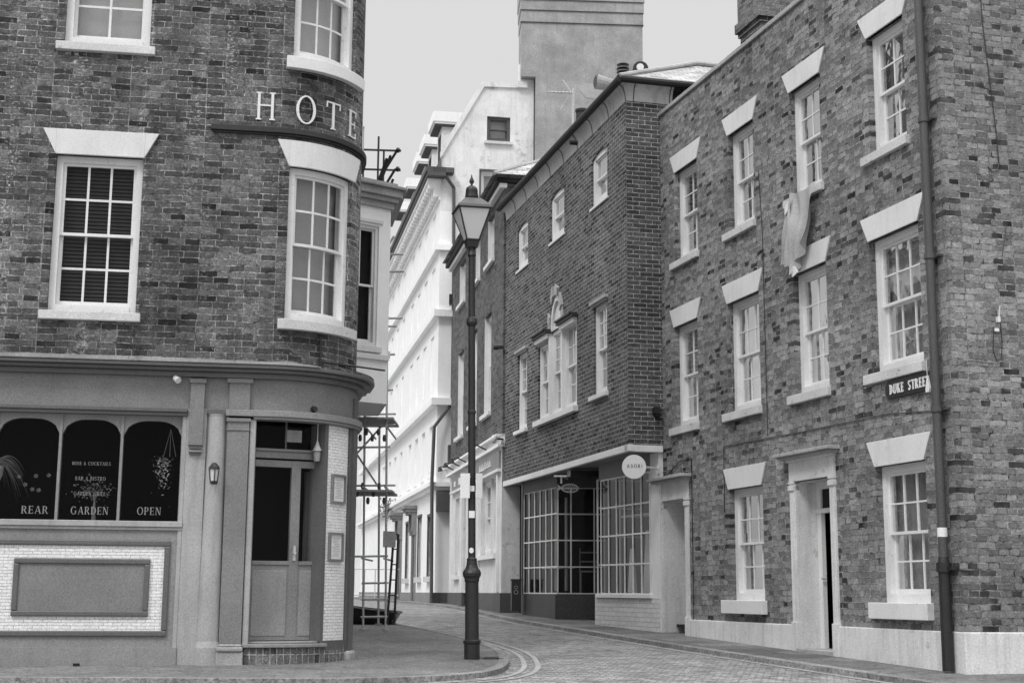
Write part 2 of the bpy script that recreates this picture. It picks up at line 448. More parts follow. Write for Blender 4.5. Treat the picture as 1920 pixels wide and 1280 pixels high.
# ------------------------------------------------------------------ lettering: serif letters made of strokes
def arc(cx, cy, rx, ry, a0, a1, T, t, n=10):
    q = []
    for k in range(n):
        pr = []
        for w in (a0 + (a1 - a0) * k / n, a0 + (a1 - a0) * (k + 1) / n):
            c, s_ = math.cos(R(w)), math.sin(R(w)); th = t + (T - t) * abs(c)
            pr.append(((cx + rx * c, cy + ry * s_), (cx + (rx - th) * c, cy + (ry - th * .9) * s_)))
        q.append([pr[0][0], pr[1][0], pr[1][1], pr[0][1]])
    return q
def bar(x0, y0, x1, y1): return [(x0, y0), (x1, y0), (x1, y1), (x0, y1)]
def diag(x0, y0, x1, y1, w): return [(x0 - w / 2, y0), (x0 + w / 2, y0), (x1 + w / 2, y1), (x1 - w / 2, y1)]
def glyph(c, T=.15, t=.06, sf=.08):
    st = lambda x, y0=0, y1=1, w=T: bar(x, y0, x + w, y1)
    se = lambda x, y, w=T, k=1: bar(x - sf * k, y, x + w + sf * k, y + .05)
    if c == 'H': return [st(.06), st(.62), bar(.06, .5, .7, .5 + t), se(.06, 0), se(.06, .95), se(.62, 0), se(.62, .95)], .85
    if c == 'O': return arc(.45, .5, .43, .52, 0, 360, T, t, 24), .92
    if c == 'Q': return arc(.45, .5, .43, .52, 0, 360, T, t, 24), .92
    if c == 'T': return [st(.3), bar(0, 1 - t, .75, 1), bar(0, .78, .045, 1), bar(.705, .78, .75, 1), se(.3, 0)], .78
    if c == 'E': return [st(.06), bar(.06, 0, .6, t), bar(.06, .47, .5, .47 + t), bar(.06, 1 - t, .58, 1), bar(.56, 0, .6, .22), bar(.54, .8, .58, 1), bar(.46, .37, .5, .63), bar(0, 0, .1, .05), bar(0, .95, .1, 1)], .68
    if c == 'L': return [st(.06), bar(.06, 0, .58, t), bar(.54, 0, .58, .25), se(.06, .95), bar(0, 0, .1, .05)], .64
    if c == 'I': return [st(.08), se(.08, 0), se(.08, .95)], .34
    if c == 'D': return [st(.06), bar(0, 0, .3, t), bar(0, 1 - t, .3, 1)] + arc(.28, .5, .45, .5, -90, 90, T, t), .8
    if c == 'U': return [st(.06, .3, 1), st(.6, .3, 1, t if T < .2 else T * .8), se(.06, .95), se(.6, .95, t)] + arc(.36, .32, .3 + T / 2 - .02, .33, 180, 360, T, t), .8
    if c == 'R': return [st(.06), se(.06, 0), bar(0, 1 - t, .35, 1), bar(.1, .46, .35, .46 + t), diag(.66, 0, .36, .48, T), bar(.58, 0, .78, .05)] + arc(.33, .735, .28, .265, -90, 90, T, t), .8
    if c == 'P': return [st(.06), se(.06, 0), bar(0, 1 - t, .35, 1), bar(.1, .42, .35, .42 + t)] + arc(.33, .71, .29, .29, -90, 90, T, t), .7
    if c == 'B': return [st(.06), bar(0, 0, .35, t), bar(0, 1 - t, .33, 1), bar(.1, .5, .35, .5 + t)] + arc(.31, .765, .26, .235, -90, 90, T, t) + arc(.33, .28, .31, .28, -90, 90, T, t), .72
    if c == 'K': return [st(.06), se(.06, 0), se(.06, .95), diag(.2, .42, .62, 1, t * 1.3), diag(.68, 0, .32, .55, T), bar(.56, 0, .8, .05), bar(.5, .95, .74, 1)], .82
    if c == 'S': return arc(.33, .745, .28, .255, 20, 270, T * .9, t) + arc(.33, .27, .3, .27, -160, 90, T * .9, t), .66
    if c == 'G': return arc(.45, .5, .43, .52, 45, 330, T, t, 20) + [bar(.66, .08, .66 + T * .8, .45), bar(.55, .42, .88, .47)], .94
    if c == 'C': return arc(.45, .5, .43, .52, 45, 315, T, t, 20) + [bar(.72, .66, .76, .9)], .84
    if c == 'A': return [diag(.1, 0, .4, 1, t), diag(.72, 0, .42, 1, T), bar(.2, .3, .6, .3 + t), bar(0, 0, .2, .05), bar(.6, 0, .86, .05)], .86
    if c == 'N': return [st(.08, 0, 1, t), diag(.16, 1, .66, 0, T), st(.66, 0, 1, t), bar(0, .95, .2, 1), bar(0, 0, .22, .05), bar(.58, .95, .82, 1)], .86
    if c == 'W': return [diag(.1, 1, .32, 0, T), diag(.34, 0, .54, 1, t), diag(.54, 1, .76, 0, T), diag(.78, 0, .98, 1, t), bar(0, .95, .22, 1), bar(.86, .95, 1.08, 1)], 1.1
    if c == '&': return arc(.36, .75, .2, .25, 0, 360, T * .6, t) + arc(.34, .27, .32, .28, 60, 360, T * .8, t) + [diag(.72, 0, .3, .6, T * .9)], .82
    return [], .42
def text(mb, P, s, uc, z0, h, dd, thick, sgn=1, track=.1, wf=1.0, zslope=0, **k):
    """writes s on a facade, centred on uc; sgn = direction of reading along u"""
    gl = [glyph(c, **k) for c in s]
    tot = sum(g[1] for g in gl) * h * wf + track * h * (len(s) - 1)
    x = -tot / 2; i = 0
    for polys, w in gl:
        for q in polys:
            i += 1
            pts = [(uc + sgn * (x + a * h * wf), z0 + b * h) for a, b in q]
            if sgn < 0: pts = pts[::-1]
            mb.prism(P, pts, dd, dd + thick + .0004 * (i % 7))
        x += w * h * wf + track * h
    return mb

# ------------------------------------------------------------------ ground
GY = [-20, 0, 13, 15.6, 24, 31.5, 40, 60, 200]; GZ = [-2.1, -1.5, -.9, -.82, -.6, -.42, -.30, -.20, .1]
def interp(x, X, Z):
    if x <= X[0]: return Z[0]
    for a, b, c, e_ in zip(X, X[1:], Z, Z[1:]):
        if x <= b: return c + (e_ - c) * (x - a) / (b - a)
    return Z[-1]
def gz(y): return interp(y, GY, GZ)
def strip(name, ys, left, right, dz, mat, thick=None, kind='structure', nx=1):
    mb = MB()
    rows = []
    for y in ys:
        a, b = left(y), right(y)
        rows.append([(a + (b - a) * i / nx, y, gz(y) + dz + E0) for i in range(nx + 1)])
    for r, q in zip(rows, rows[1:]):
        for i in range(nx):
            mb.quad([r[i], r[i + 1], q[i + 1], q[i]], [(v[0], v[1]) for v in (r[i], r[i + 1], q[i + 1], q[i])])
    if thick:
        dn = lambda v: (v[0], v[1], v[2] - thick)
        for r, q in zip(rows, rows[1:]):
            mb.quad([r[0], q[0], dn(q[0]), dn(r[0])]); mb.quad([r[-1], q[-1], dn(q[-1]), dn(r[-1])])
        mb.quad([rows[0][0], rows[0][-1], dn(rows[0][-1]), dn(rows[0][0])])
    o = mb.build(name, mat); o['kind'] = kind; return o
def frange(a, b, s):
    n = max(1, int(round((b - a) / s))); return [a + (b - a) * i / n for i in range(n + 1)]
ys_all = sorted(set(GY + frange(10, 62, 1)))
strip('road', ys_all, lambda y: -60, lambda y: 60, -.05, 'road', nx=4)
# left pavement round the hotel corner: nose of the kerb as x(y)
KY = [14.50, 14.62, 14.9, 15.3, 15.76, 16.6, 17.4, 18.5, 19.86, 22.1, 24.8, 26.7, 32, 45, 70]
KX = [-2.2, -1.35, -.72, -.3, -.1, .0, -.0, -.03, -.2, -.72, -1.6, -2.35, -3.6, -6.2, -11.0]
kx = lambda y, o=0: interp(y, KY, KX) + o
ysn = [14.50, 14.56, 14.62, 14.75, 14.9, 15.1, 15.3, 15.5, 15.76, 16.2, 16.6, 17, 17.4, 18, 18.5, 19.2] + frange(19.86, 70, 1.5)
strip('pavement', ysn, lambda y: -40, lambda y: kx(y) - .11, 0, 'tarmac', thick=.06)
def offset_curve(pts, o):
    r = []
    for i, p in enumerate(pts):
        a = pts[max(0, i - 1)]; b = pts[min(len(pts) - 1, i + 1)]
        dx, dy = b[0] - a[0], b[1] - a[1]; L = math.hypot(dx, dy); r.append((p[0] + dy / L * o, p[1] - dx / L * o))
    return r
def ribbon(name, pts, o0, o1, dz, mat, thick=0):
    a = offset_curve(pts, o0); b = offset_curve(pts, o1); mb = MB()
    T = lambda p, d_=0: (p[0], p[1], gz(p[1]) + dz + d_ + E0)
    for i in range(len(pts) - 1):
        mb.quad([T(a[i]), T(b[i]), T(b[i + 1]), T(a[i + 1])], [(x, y) for x, y in (a[i], b[i], b[i + 1], a[i + 1])])
        if thick:
            mb.quad([T(b[i]), T(b[i], -thick), T(b[i + 1], -thick), T(b[i + 1])])
            mb.quad([T(a[i]), T(a[i], -thick), T(a[i + 1], -thick), T(a[i + 1])])
    o = mb.build(name, mat); o['kind'] = 'structure'; return o
def smooth(pts, it=3):
    for _ in range(it):
        q = [pts[0]]
        for a, b in zip(pts, pts[1:]):
            q += [(a[0] * .75 + b[0] * .25, a[1] * .75 + b[1] * .25), (a[0] * .25 + b[0] * .75, a[1] * .25 + b[1] * .75)]
        pts = q + [pts[-1]]
    return pts
kerbL = smooth([(-12, 14.42), (-5, 14.44), (-2.2, 14.5)] + [(x - .08, y) for x, y in zip(KX[1:], KY[1:])])
ribbon('kerb', kerbL, -.05, .07, .006, 'kerb', thick=.06)
ribbon('road_marking', kerbL, .22, .28, -.044, 'line')
ribbon('road_marking', kerbL, .38, .44, -.044, 'line')
# right pavement in front of the terrace and the shops
RY = [12.0, 14.7, 19.14, 24, 29.2, 36, 45, 60]; RX = [5.2, 4.10, 2.62, 1.15, -.28, -1.3, -3.4, -7]
rx = lambda y, o=0: interp(y, RY, RX) + o
strip('pavement', frange(12.0, 60, .8), lambda y: rx(y) + .16, lambda y: 14, .0, 'pavement', thick=.06)
kerbR = smooth(list(zip(RX, RY)), 2)
ribbon('kerb', kerbR, .01, .17, .006, 'kerb', thick=.06)
ribbon('road_marking', kerbR, -.16, -.09, -.044, 'line')
# dark inspection cover on the pavement beside the lamp
gb = MB(); gy = 17.45; gb.wbox((-.22, gy, gz(gy) - .02), .24, .34, .026, 8)
for i in range(4): gb.wbox((-.22, gy - .12 + i * .08, gz(gy) + .006), .18, .03, .004, 8)
o = gb.build('inspection_cover', 'iron'); tag(o, 'small dark inspection cover in the pavement beside the lamp post', 'cover')

# ------------------------------------------------------------------ sash window
def sash(root, P, u0, u1, z0, z1, r=.1, cols=3, rows=(2, 2), fw=.075, bar_=.02, glassm='glassdark', curtain_backing=None, sill=None, lintel=None, mat='white', split=.5, label=None, inner=True, open_=0):
    """window > glazing_bars, pane, curtain, sill, lintel"""
    f = MB()
    # box frame behind the brick reveal
    f.box(P, u0, u0 + fw, z0, z1, -r - .12, -r + .012); f.box(P, u1 - fw, u1, z0, z1, -r - .12, -r + .012)
    f.box(P, u0 + fw, u1 - fw, z1 - fw, z1, -r - .12, -r + .010); f.box(P, u0 + fw, u1 - fw, z0, z0 + fw * 1.2, -r - .12, -r + .02)
    win = f.build('window', mat, root, label=label)
    a, b, c, e_ = u0 + fw, u1 - fw, z0 + fw * 1.2, z1 - fw
    zm = c + (e_ - c) * split
    g = MB(); p = MB()
    for (lo, hi, dd, nr, isb) in ((zm - .02, e_, -r - .035, rows[0], 0), (c + open_, zm + .02 + open_, -r - .085, rows[1], 1)):
        s_ = .034
        g.box(P, a, a + s_, lo, hi, dd - .015, dd + .015); g.box(P, b - s_, b, lo, hi, dd - .015, dd + .015)
        g.box(P, a + s_, b - s_, hi - s_ * (1 if isb else 1), hi, dd - .0145, dd + .0145)
        g.box(P, a + s_, b - s_, lo, lo + (s_ * 1.7 if isb else s_), dd - .0145, dd + .0145)
        A, B_, C_, D_ = a + s_, b - s_, lo + s_ * (1.7 if isb else 1), hi - s_
        for i in range(1, cols):
            u = A + (B_ - A) * i / cols; g.box(P, u - bar_ / 2, u + bar_ / 2, C_, D_, dd - .006, dd + .008)
        for i in range(1, nr):
            z = C_ + (D_ - C_) * i / nr; g.box(P, A, B_, z - bar_ / 2, z + bar_ / 2, dd - .005, dd + .007)
        # each glass sheet very slightly out of true, like old panes
        n = cols
        for i in range(n):
            for j in range(nr):
                ua, ub = A + (B_ - A) * i / n, A + (B_ - A) * (i + 1) / n; za, zb = C_ + (D_ - C_) * j / nr, C_ + (D_ - C_) * (j + 1) / nr
                w = [random.uniform(-.0025, .0025) for _ in range(4)]
                um = (ua + ub) / 2
                q = [P.at(ua, dd - .004 + w[0], za), P.at(ub, dd - .004 + w[1], za), P.at(ub, dd - .004 + w[2], zb), P.at(ua, dd - .004 + w[3], zb)]
                p.quad(q)
    g.build('glazing_bars', mat, win); p.build('pane', glassm, win)
    if curtain_backing:
        cm, kind = curtain_backing
        cb = MB(); n = 40; dz = -r - .17
        zt, zb_ = e_ + .02, c - .02
        def sheet(ua, ub, za, zb2, amp, dep):
            N = max(6, int((ub - ua) / .02)); prev = None
            for i in range(N + 1):
                u = ua + (ub - ua) * i / N
                dd = dep + amp * math.sin(u * 52 + math.sin(u * 9) * 2.2)
                cur = (P.at(u, dd, za), P.at(u, dd * 1.0, zb2))
                if prev: cb.quad([prev[0], cur[0], cur[1], prev[1]])
                prev = cur
        if kind == 'full': sheet(a - .2, b + .35, zb_, zt, .014, dz)
        if kind == 'slats':
            z = zb_ + .02
            while z < zt: cb.box(P, a - .05, b + .05, z, z + .03, dz + .0, dz + .028, zf=None); z += .045
        if kind == 'lower': sheet(a - .2, b + .35, zb_, zb_ + (zt - zb_) * .55, .018, dz)
        if kind == 'sides':
            sheet(a - .02, a + (b - a) * .3, zb_, zt, .02, dz); sheet(b - (b - a) * .3, b + .02, zb_, zt, .02, dz)
        if kind == 'top': sheet(a - .02, b + .02, zb_ + (zt - zb_) * .6, zt, .0, dz)
        if kind == 'drape':
            sheet(a - .02, a + (b - a) * .42, zb_, zt, .025, dz); sheet(a + (b - a) * .62, b + .02, zb_ + .1, zt, .025, dz - .03)
        if kind == 'flat': sheet(a - .2, b + .35, zb_, zt, .0, dz)
        cb.build('curtain', cm, win)  # cloth or slats; at some hotel windows a flat sheet imitating reflections
    if sill:
        su0, su1, sz0, sz1, sd, sm = sill
        MB().box(P, su0, su1, sz0, sz1, -r, sd).build('sill', sm, win, bevel=.007)
    if lintel:
        lb = MB(); bu0, bu1, lz0, lz1, splay, ld = lintel
        tu0, tu1 = bu0 - splay, bu1 + splay
        if isinstance(P, HotelPath):
            def zb(u): 
                if u < bu0: return lz1 - (lz1 - lz0) * max(0, (u - tu0) / splay)
                if u > bu1: return lz1 - (lz1 - lz0) * max(0, (tu1 - u) / splay)
                return lz0
            for (x0, x1) in ((tu0, bu0), (bu0, bu1), (bu1, tu1)):
                lb.box(P, x0, x1, lz0, lz1, -.05, ld, zf=(zb, lambda u: lz1))
        else: lb.prism(P, [(bu0, lz0), (bu1, lz0), (tu1, lz1), (tu0, lz1)], -.05, ld)
        lb.build('lintel', 'lintel', win, bevel=.005)
    return win

# ================================================================== 1. hotel on the corner
HP = HotelPath()
hotel = thing('corner_hotel', 'dark brick hotel with rounded corner and grey green shopfront', 'building', (-4.2, 16.3, -.8))
W1 = (-2.12, -1.14, 3.12, 4.97); W2 = (-2.12, -1.14, 6.33, 8.15); C1 = (.55, 1.50, 3.12, 4.97); C2 = (.55, 1.50, 6.33, 8.15)
W0 = (-5.1, -4.1, 3.12, 4.97)
mb = MB(); mb.wall(HP, -7.5, 8.2, 2.5, 11.0, [W1, W2, C1, C2, W0], reveal=.11)
# back and hidden sides close the volume
hb = [HP.at(-7.5, 0, 0), HP.at(8.2, 0, 0)]
p1 = HP.at(8.2, 0, 0); p0 = HP.at(-7.5, 0, 0); pk = (p1[0] - 8.5, p1[1] + .4); pj = (p0[0] - .6, p0[1] + 8.5)
for a, b in (((p1[0], p1[1]), pk), (pk, pj), (pj, (p0[0], p0[1]))):
    mb.quad([(a[0], a[1], -2 + E0), (b[0], b[1], -2 + E0), (b[0], b[1], 11 + E0), (a[0], a[1], 11 + E0)])
mb.build('wall', 'brick_hotel', hotel)
mb = MB(); rp = [HP.at(u, -.02, 10.9) for u in HP.breaks(-7.5, 8.2)] + [(pk[0], pk[1], 10.9 + E0), (pj[0], pj[1], 10.9 + E0)]
mb.quad(rp); mb.build('roof', 'roofdark', hotel)
# floors and dark rooms behind the windows
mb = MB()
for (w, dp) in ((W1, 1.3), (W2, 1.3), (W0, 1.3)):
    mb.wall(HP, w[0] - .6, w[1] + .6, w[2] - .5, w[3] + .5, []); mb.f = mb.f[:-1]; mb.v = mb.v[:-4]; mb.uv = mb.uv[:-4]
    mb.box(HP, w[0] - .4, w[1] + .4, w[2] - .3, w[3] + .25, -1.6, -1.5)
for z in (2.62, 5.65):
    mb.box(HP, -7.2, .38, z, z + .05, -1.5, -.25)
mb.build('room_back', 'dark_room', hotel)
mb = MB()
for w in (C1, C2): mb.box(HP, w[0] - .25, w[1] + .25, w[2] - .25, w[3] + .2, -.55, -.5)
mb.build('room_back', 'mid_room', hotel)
sash(hotel, HP, *W1, r=.075, cols=3, rows=(2, 2), fw=.075, bar_=.026, curtain_backing=('slat', 'slats'), sill=(-2.2, -1.08, 3.02, 3.12, .07, 'sill'), lintel=(-2.13, -1.13, 4.97, 5.27, .155, .035), label='sash window with dark lower panes above the shopfront')
sash(hotel, HP, *W2, r=.075, cols=2, rows=(2, 2), fw=.085, bar_=.028, curtain_backing=('blind', 'flat'), glassm='glassmid', sill=(-2.2, -1.07, 6.23, 6.33, .07, 'sill'), lintel=(-2.13, -1.13, 8.15, 8.45, .15, .035))  # flat pale sheet stands in for the reflection in these panes
sash(hotel, HP, *W0, r=.075, cols=3, rows=(2, 2), fw=.075, bar_=.028, sill=(-5.18, -4.02, 3.02, 3.12, .07, 'sill'), lintel=(-5.11, -4.09, 4.97, 5.27, .155, .035))
sash(hotel, HP, *C1, r=.06, cols=3, rows=(2, 2), fw=.075, bar_=.026, curtain_backing=('greyblind', 'flat'), glassm='glassmid', sill=(.47, 1.62, 3.0, 3.12, .07, 'sill'), lintel=(.54, 1.54, 4.97, 5.29, .14, .035), label='curved sash window on the rounded corner')  # grey sheet behind the glass imitates pale reflections
sash(hotel, HP, *C2, r=.06, cols=3, rows=(2, 2), fw=.075, bar_=.026, curtain_backing=('blind', 'flat'), glassm='glassmid', sill=(.47, 1.64, 6.18, 6.33, .08, 'white'), lintel=(.54, 1.54, 8.15, 8.45, .14, .035))  # pale sheet again, reflected brightness put into its colour
# string moulding under the lettering
mb = MB(); mb.box(HP, -.38, 2.4, 5.36, 5.43, 0, .06); mb.box(HP, -.36, 2.4, 5.335, 5.36, 0, .035); mb.build('string_course', 'iron', hotel, bevel=.006)
# lettering
lt = thing('hotel_lettering', 'raised white serif letters HOTEL along the curved brick corner', 'lettering', HP.at(1.1, .04, 5.48)[:2] + (5.48,))
for ch, uc in (('H', .25), ('O', .725), ('T', 1.10), ('E', 1.46), ('L', 2.12)):
    text(MB_ := MB(), HP, ch, uc, 5.52, .345, .008, .014, wf=.82, T=.115, t=.05, sf=.06)
    MB_.build('letter', 'white', lt)
# shopfront cornice, fascia, pilasters
mb = MB()
mb.box(HP, -7.5, 2.6, 2.40, 2.46, 0, .10); mb.box(HP, -7.5, 2.6, 2.46, 2.50, 0, .17); mb.box(HP, -7.5, 2.6, 2.50, 2.545, 0, .23)
mb.build('cornice', 'hotel_dark', hotel, bevel=.008)
mb = MB()
def ldz(u): return 2.575 + .012 * math.sin(u * 5.3) + .01 * math.sin(u * 13.1)
mb.box(HP, -7.5, .9, 2.546, 2.58, -.01, .245, zf=(lambda u: 2.546, ldz)); mb.box(HP, -7.5, 2.6, 2.58, 2.60, -.01, .06)
mb.build('lead_flashing', 'lead', hotel)
mb = MB(); mb.box(HP, .9, 2.6, 2.5455, 2.578, -.01, .22); mb.build('weathered_ledge', 'brick_hotel', hotel)
mb = MB(); mb.box(HP, -7.5, -.48, 2.04, 2.40, -.2, .03); mb.box(HP, -.48, 2.5, 2.041, 2.399, -.2, .024)
mb.build('fascia', 'hotel_paint', hotel)
mb = MB(); mb.box(HP, -7.5, -.5, 1.995, 2.04, -.2, .075); mb.box(HP, -7.5, -.5, 1.955, 1.995, -.2, .05); mb.box(HP, -.28, -.06, 1.985, 2.04, -.2, .06)
mb.build('fascia_moulding', 'hotel_dark', hotel, bevel=.006)
# arched shop windows
SW = (-7.4, -.56, .76, 1.93)
lights = [(-2.60 - .69 * k, -1.96 - .69 * k) for k in range(-2, 7)]
lights = [(-1.20, -.56), (-1.87, -1.23), (-2.56, -1.90), (-3.25, -2.59), (-3.94, -3.28), (-4.63, -3.97), (-5.32, -4.66), (-6.01, -5.35), (-6.7, -6.04)]
mb = MB()
for a, b in lights:
    # spandrels that make the flat arch
    n = 14; rr = .22
    def ztop(u, a=a, b=b):
        q = min(u - a, b - u); 
        lift = .035 * (1 - ((u - (a + b) / 2) / ((b - a) / 2)) ** 2)
        return 1.865 + lift - (0 if q > rr else (rr - math.sqrt(max(0, rr * rr - (rr - q) ** 2))) * .62)
    for i in range(n):
        x0, x1 = a + (b - a) * i / n, a + (b - a) * (i + 1) / n
        mb.prism(HP, [(x0, ztop(x0)), (x1, ztop(x1)), (x1, 1.955), (x0, 1.955)], -.11, -.05)
    mb.box(HP, b, b + .03, .74, 1.955, -.12, -.03)
mb.box(HP, -6.75, -6.7, .74, 1.955, -.12, -.03)
sf = mb.build('shop_window', 'hotel_mid', hotel)
mb = MB(); mb.fquad(HP, -6.7, -.55, .7, 1.96, -.085); mb.build('pane', 'glassshop', sf)
mb = MB(); mb.box(HP, -7.4, -.5, .70, .765, -.15, .05); mb.box(HP, -7.4, -.5, .665, .70, -.15, .03); mb.build('sill', 'hotel_light', sf, bevel=.006)
# lettering on the glass
for w_, uc, z_, h_, wf_ in (('REAR', -2.12, .835, .085, 1.0), ('GARDEN', -1.53, .835, .085, .88), ('OPEN', -.88, .84, .085, .9), ('WINE & COCKTAILS', -1.54, 1.385, .038, .85), ('BAR & BISTRO', -1.54, 1.215, .042, .82), ('GARDEN GRILL', -1.54, 1.045, .042, .82)):
    mb = MB(); text(mb, HP, w_, uc, z_, h_, -.082, .002, wf=wf_); mb.build('window_lettering', 'gold', sf)
# dark bar room
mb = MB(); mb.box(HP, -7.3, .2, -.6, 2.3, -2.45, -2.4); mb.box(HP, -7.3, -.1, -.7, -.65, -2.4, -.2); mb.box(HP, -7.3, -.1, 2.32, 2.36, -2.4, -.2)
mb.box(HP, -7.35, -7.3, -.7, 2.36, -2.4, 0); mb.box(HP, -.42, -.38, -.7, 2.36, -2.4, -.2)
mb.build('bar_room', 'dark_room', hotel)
# stallriser with white tile border
mb = MB(); mb.box(HP, -7.5, -.5, -.62, .665, -.15, 0); mb.box(HP, -7.5, -.5, -1.2, -.62, -.15, .045)
sr = mb.build('stallriser', 'hotel_mid', hotel)
mb = MB(); mb.fquad(HP, -4.6, -.66, -.44, .49, .004); mb.build('tile_border', 'tile', sr)
mb = MB()
for (a, b, c, e_, w, dd) in ((-4.66, -.62, -.5, .55, .062, .03), (-2.29, -.83, -.285, .345, .06, .035), (-4.4, -2.6, -.285, .345, .06, .035)):
    mb.box(HP, a, b, c, c + w, 0, dd); mb.box(HP, a, b, e_ - w, e_, 0, dd); mb.box(HP, a, a + w, c + w, e_ - w, 0, dd); mb.box(HP, b - w, b, c + w, e_ - w, 0, dd)
mb.build('panel_moulding', 'hotel_dark', sr, bevel=.012)
mb = MB(); mb.box(HP, -2.23, -.89, -.225, .285, 0, .012); mb.box(HP, -4.34, -2.66, -.225, .285, 0, .012); mb.build('panel', 'hotel_paint', sr)
# narrow pier with bracket, rounded pier, flat pilaster
mb = MB(); mb.box(HP, -.55, -.5, -1.2, 1.955, -.15, .02); mb.box(HP, -.5, -.28, -1.2, 2.042, -.15, .032); mb.box(HP, -.28, -.04, -1.2, 2.03, -.15, .0)
mb.build('pier', 'hotel_light', hotel, bevel=.006)
mb = MB(); mb.box(HP, -.475, -.315, 1.64, 2.36, .0, .085); mb.box(HP, -.49, -.30, 2.33, 2.38, .0, .11); mb.box(HP, -.48, -.31, 1.62, 1.64, 0, .10); mb.box(HP, -.465, -.325, 1.58, 1.62, 0, .07); mb.box(HP, -.47, -.32, 1.54, 1.565, 0, .085); mb.box(HP, -.46, -.33, 1.51, 1.54, 0, .05)
mb.build('bracket', 'hotel_paint', hotel, bevel=.006)
mb = MB()
N = 12
for i in range(N):
    w0, w1 = math.pi * i / N, math.pi * (i + 1) / N
    def S(w, z, k=1): return HP.at(-.165 - .115 * k * math.cos(w), .0 + .10 * k * math.sin(w), z)
    for (za, ka, zb, kb) in ((-1.2, 1.3, -.62, 1.3), (-.62, 1.3, -.55, 1.12), (-.55, 1.12, 1.95, .86), (1.95, .86, 1.985, .95)):
        mb.quad([S(w0, za, ka), S(w1, za, ka), S(w1, zb, kb), S(w0, zb, kb)])
mb.build('rounded_pier', 'hotel_light', hotel, smooth=True)
mb = MB(); mb.box(HP, -.045, .20, -.58, 1.93, -.1, .075); mb.box(HP, -.06, .215, 1.90, 1.94, -.1, .095); mb.box(HP, -.055, .21, 1.80, 1.815, -.1, .088)
mb.box(HP, -.04, .195, 2.04, 2.36, 0, .07); mb.box(HP, -.07, .225, 2.345, 2.395, 0, .10)
mb.build('pilaster', 'hotel_paint', hotel, bevel=.005)
mb = MB(); mb.box(HP, -.07, .225, -1.2, -.66, -.1, .10); mb.box(HP, -.065, .22, -.66, -.61, -.1, .12); mb.box(HP, -.055, .21, -.61, -.58, -.1, .09); mb.build('pilaster_base', 'stone', hotel, bevel=.02)
mb = MB(); mb.box(HP, -.07, 2.3, 1.965, 2.04, -.12, .095); mb.box(HP, .24, 2.3, 1.935, 1.965, -.12, .075); mb.build('door_head', 'hotel_mid', hotel, bevel=.008)
mb = MB(); mb.box(HP, .205, .275, -.62, 1.935, -.2, .05); mb.build('door_jamb', 'hotel_light', hotel, bevel=.01)
# tiled pier with menus, outer pilaster
mb = MB(); mb.box(HP, 1.16, 1.60, -.55, 1.93, -.2, .0); mb.build('tiled_pier', 'tile', hotel)
mb = MB(); mb.box(HP, 1.12, 1.17, -.58, 1.935, -.25, .012); mb.box(HP, 1.61, 1.66, -.7, 1.935, -.1, .03); mb.box(HP, 1.66, 1.86, -.7, 2.3, -.1, .05); mb.box(HP, 1.86, 1.95, -.7, 2.3, -.1, .03); mb.box(HP, 1.12, 1.62, -.66, -.552, -.1, .02)
mb.box(HP, 1.95, 8.0, -.9, 2.4, -.1, .0)
mb.build('corner_pilaster', 'hotel_dark', hotel)
mb = MB(); mb.box(HP, 1.6, 1.9, -1.0, -.68, -.1, .08); mb.build('pilaster_base', 'stone', hotel, bevel=.03)
# door, set back on the chord of the curve
a, b = HP.at(.275, 0, 0), HP.at(1.14, 0, 0)
az = math.degrees(math.atan2(b[0] - a[0], b[1] - a[1])); L = math.hypot(b[0] - a[0], b[1] - a[1])
DP = Path((a[0], a[1]), az, 1).shifted(-.16)
door = MB()
door.box(DP, 0, L, 1.52, 1.60, -.06, .03); door.box(DP, 0, L, 1.60, 1.63, -.06, .05)
door.box(DP, 0, .05, -.55, 1.52, -.05, .01); door.box(DP, .49, .60, -.55, 1.50, -.05, .015); door.box(DP, L - .06, L, -.55, 1.52, -.05, .01)
door.box(DP, .05, L - .06, 1.42, 1.50, -.045, .008); door.box(DP, .05, L - .06, -.55, .30, -.045, .008)
door.box(DP, .05, .49, .30, .345, -.04, .022); door.box(DP, .60, L - .06, .30, .345, -.04, .022)
dr = door.build('door', 'hotel_paint', hotel, bevel=.004)
mb = MB(); mb.box(DP, .06, .47, -.5, .24, .0, .016); mb.box(DP, .62, L - .08, -.5, .24, .0, .016); mb.build('door_panel', 'hotel_mid', dr, bevel=.006)
mb = MB(); mb.fquad(DP, .05, L, .3, 1.42, -.02); mb.fquad(DP, 0, L, 1.62, 2.0, -.02); mb.build('pane', 'glassshop', dr)
mb = MB(); mb.box(DP, .4, .42, 1.63, 2.0, -.03, .0); mb.build('transom_bar', 'hotel_dark', dr)
mb = MB(); mb.box(DP, -.2, L + .3, -.6, 2.1, -.95, -.9); mb.box(DP, -.25, L + .3, 2.0, 2.03, -.9, -.03); mb.build('lobby', 'dark_room', hotel)
mb = MB(); mb.box(DP, .74, .8, -.55, 1.4, -.28, -.2); mb.build('lobby_post', 'hotel_mid', hotel)
mb = MB(); mb.box(DP, .53, .555, .35, .52, .015, .05); mb.cyl(DP.at(.54, .02, .44), DP.at(.54, .07, .44), .018); mb.build('door_handle', 'metal', dr)
mb = MB(); mb.box(HP, .22, 1.2, -.62, -.58, -.25, .06); mb.box(HP, .24, 1.17, -.58, -.555, -.25, -.02); mb.build('door_step', 'hotel_mid', hotel, bevel=.008)
mb = MB(); mb.box(HP, .23, 1.72, -1.2, -.625, -.2, .02); mb.build('brick_step', 'brick_step', hotel)
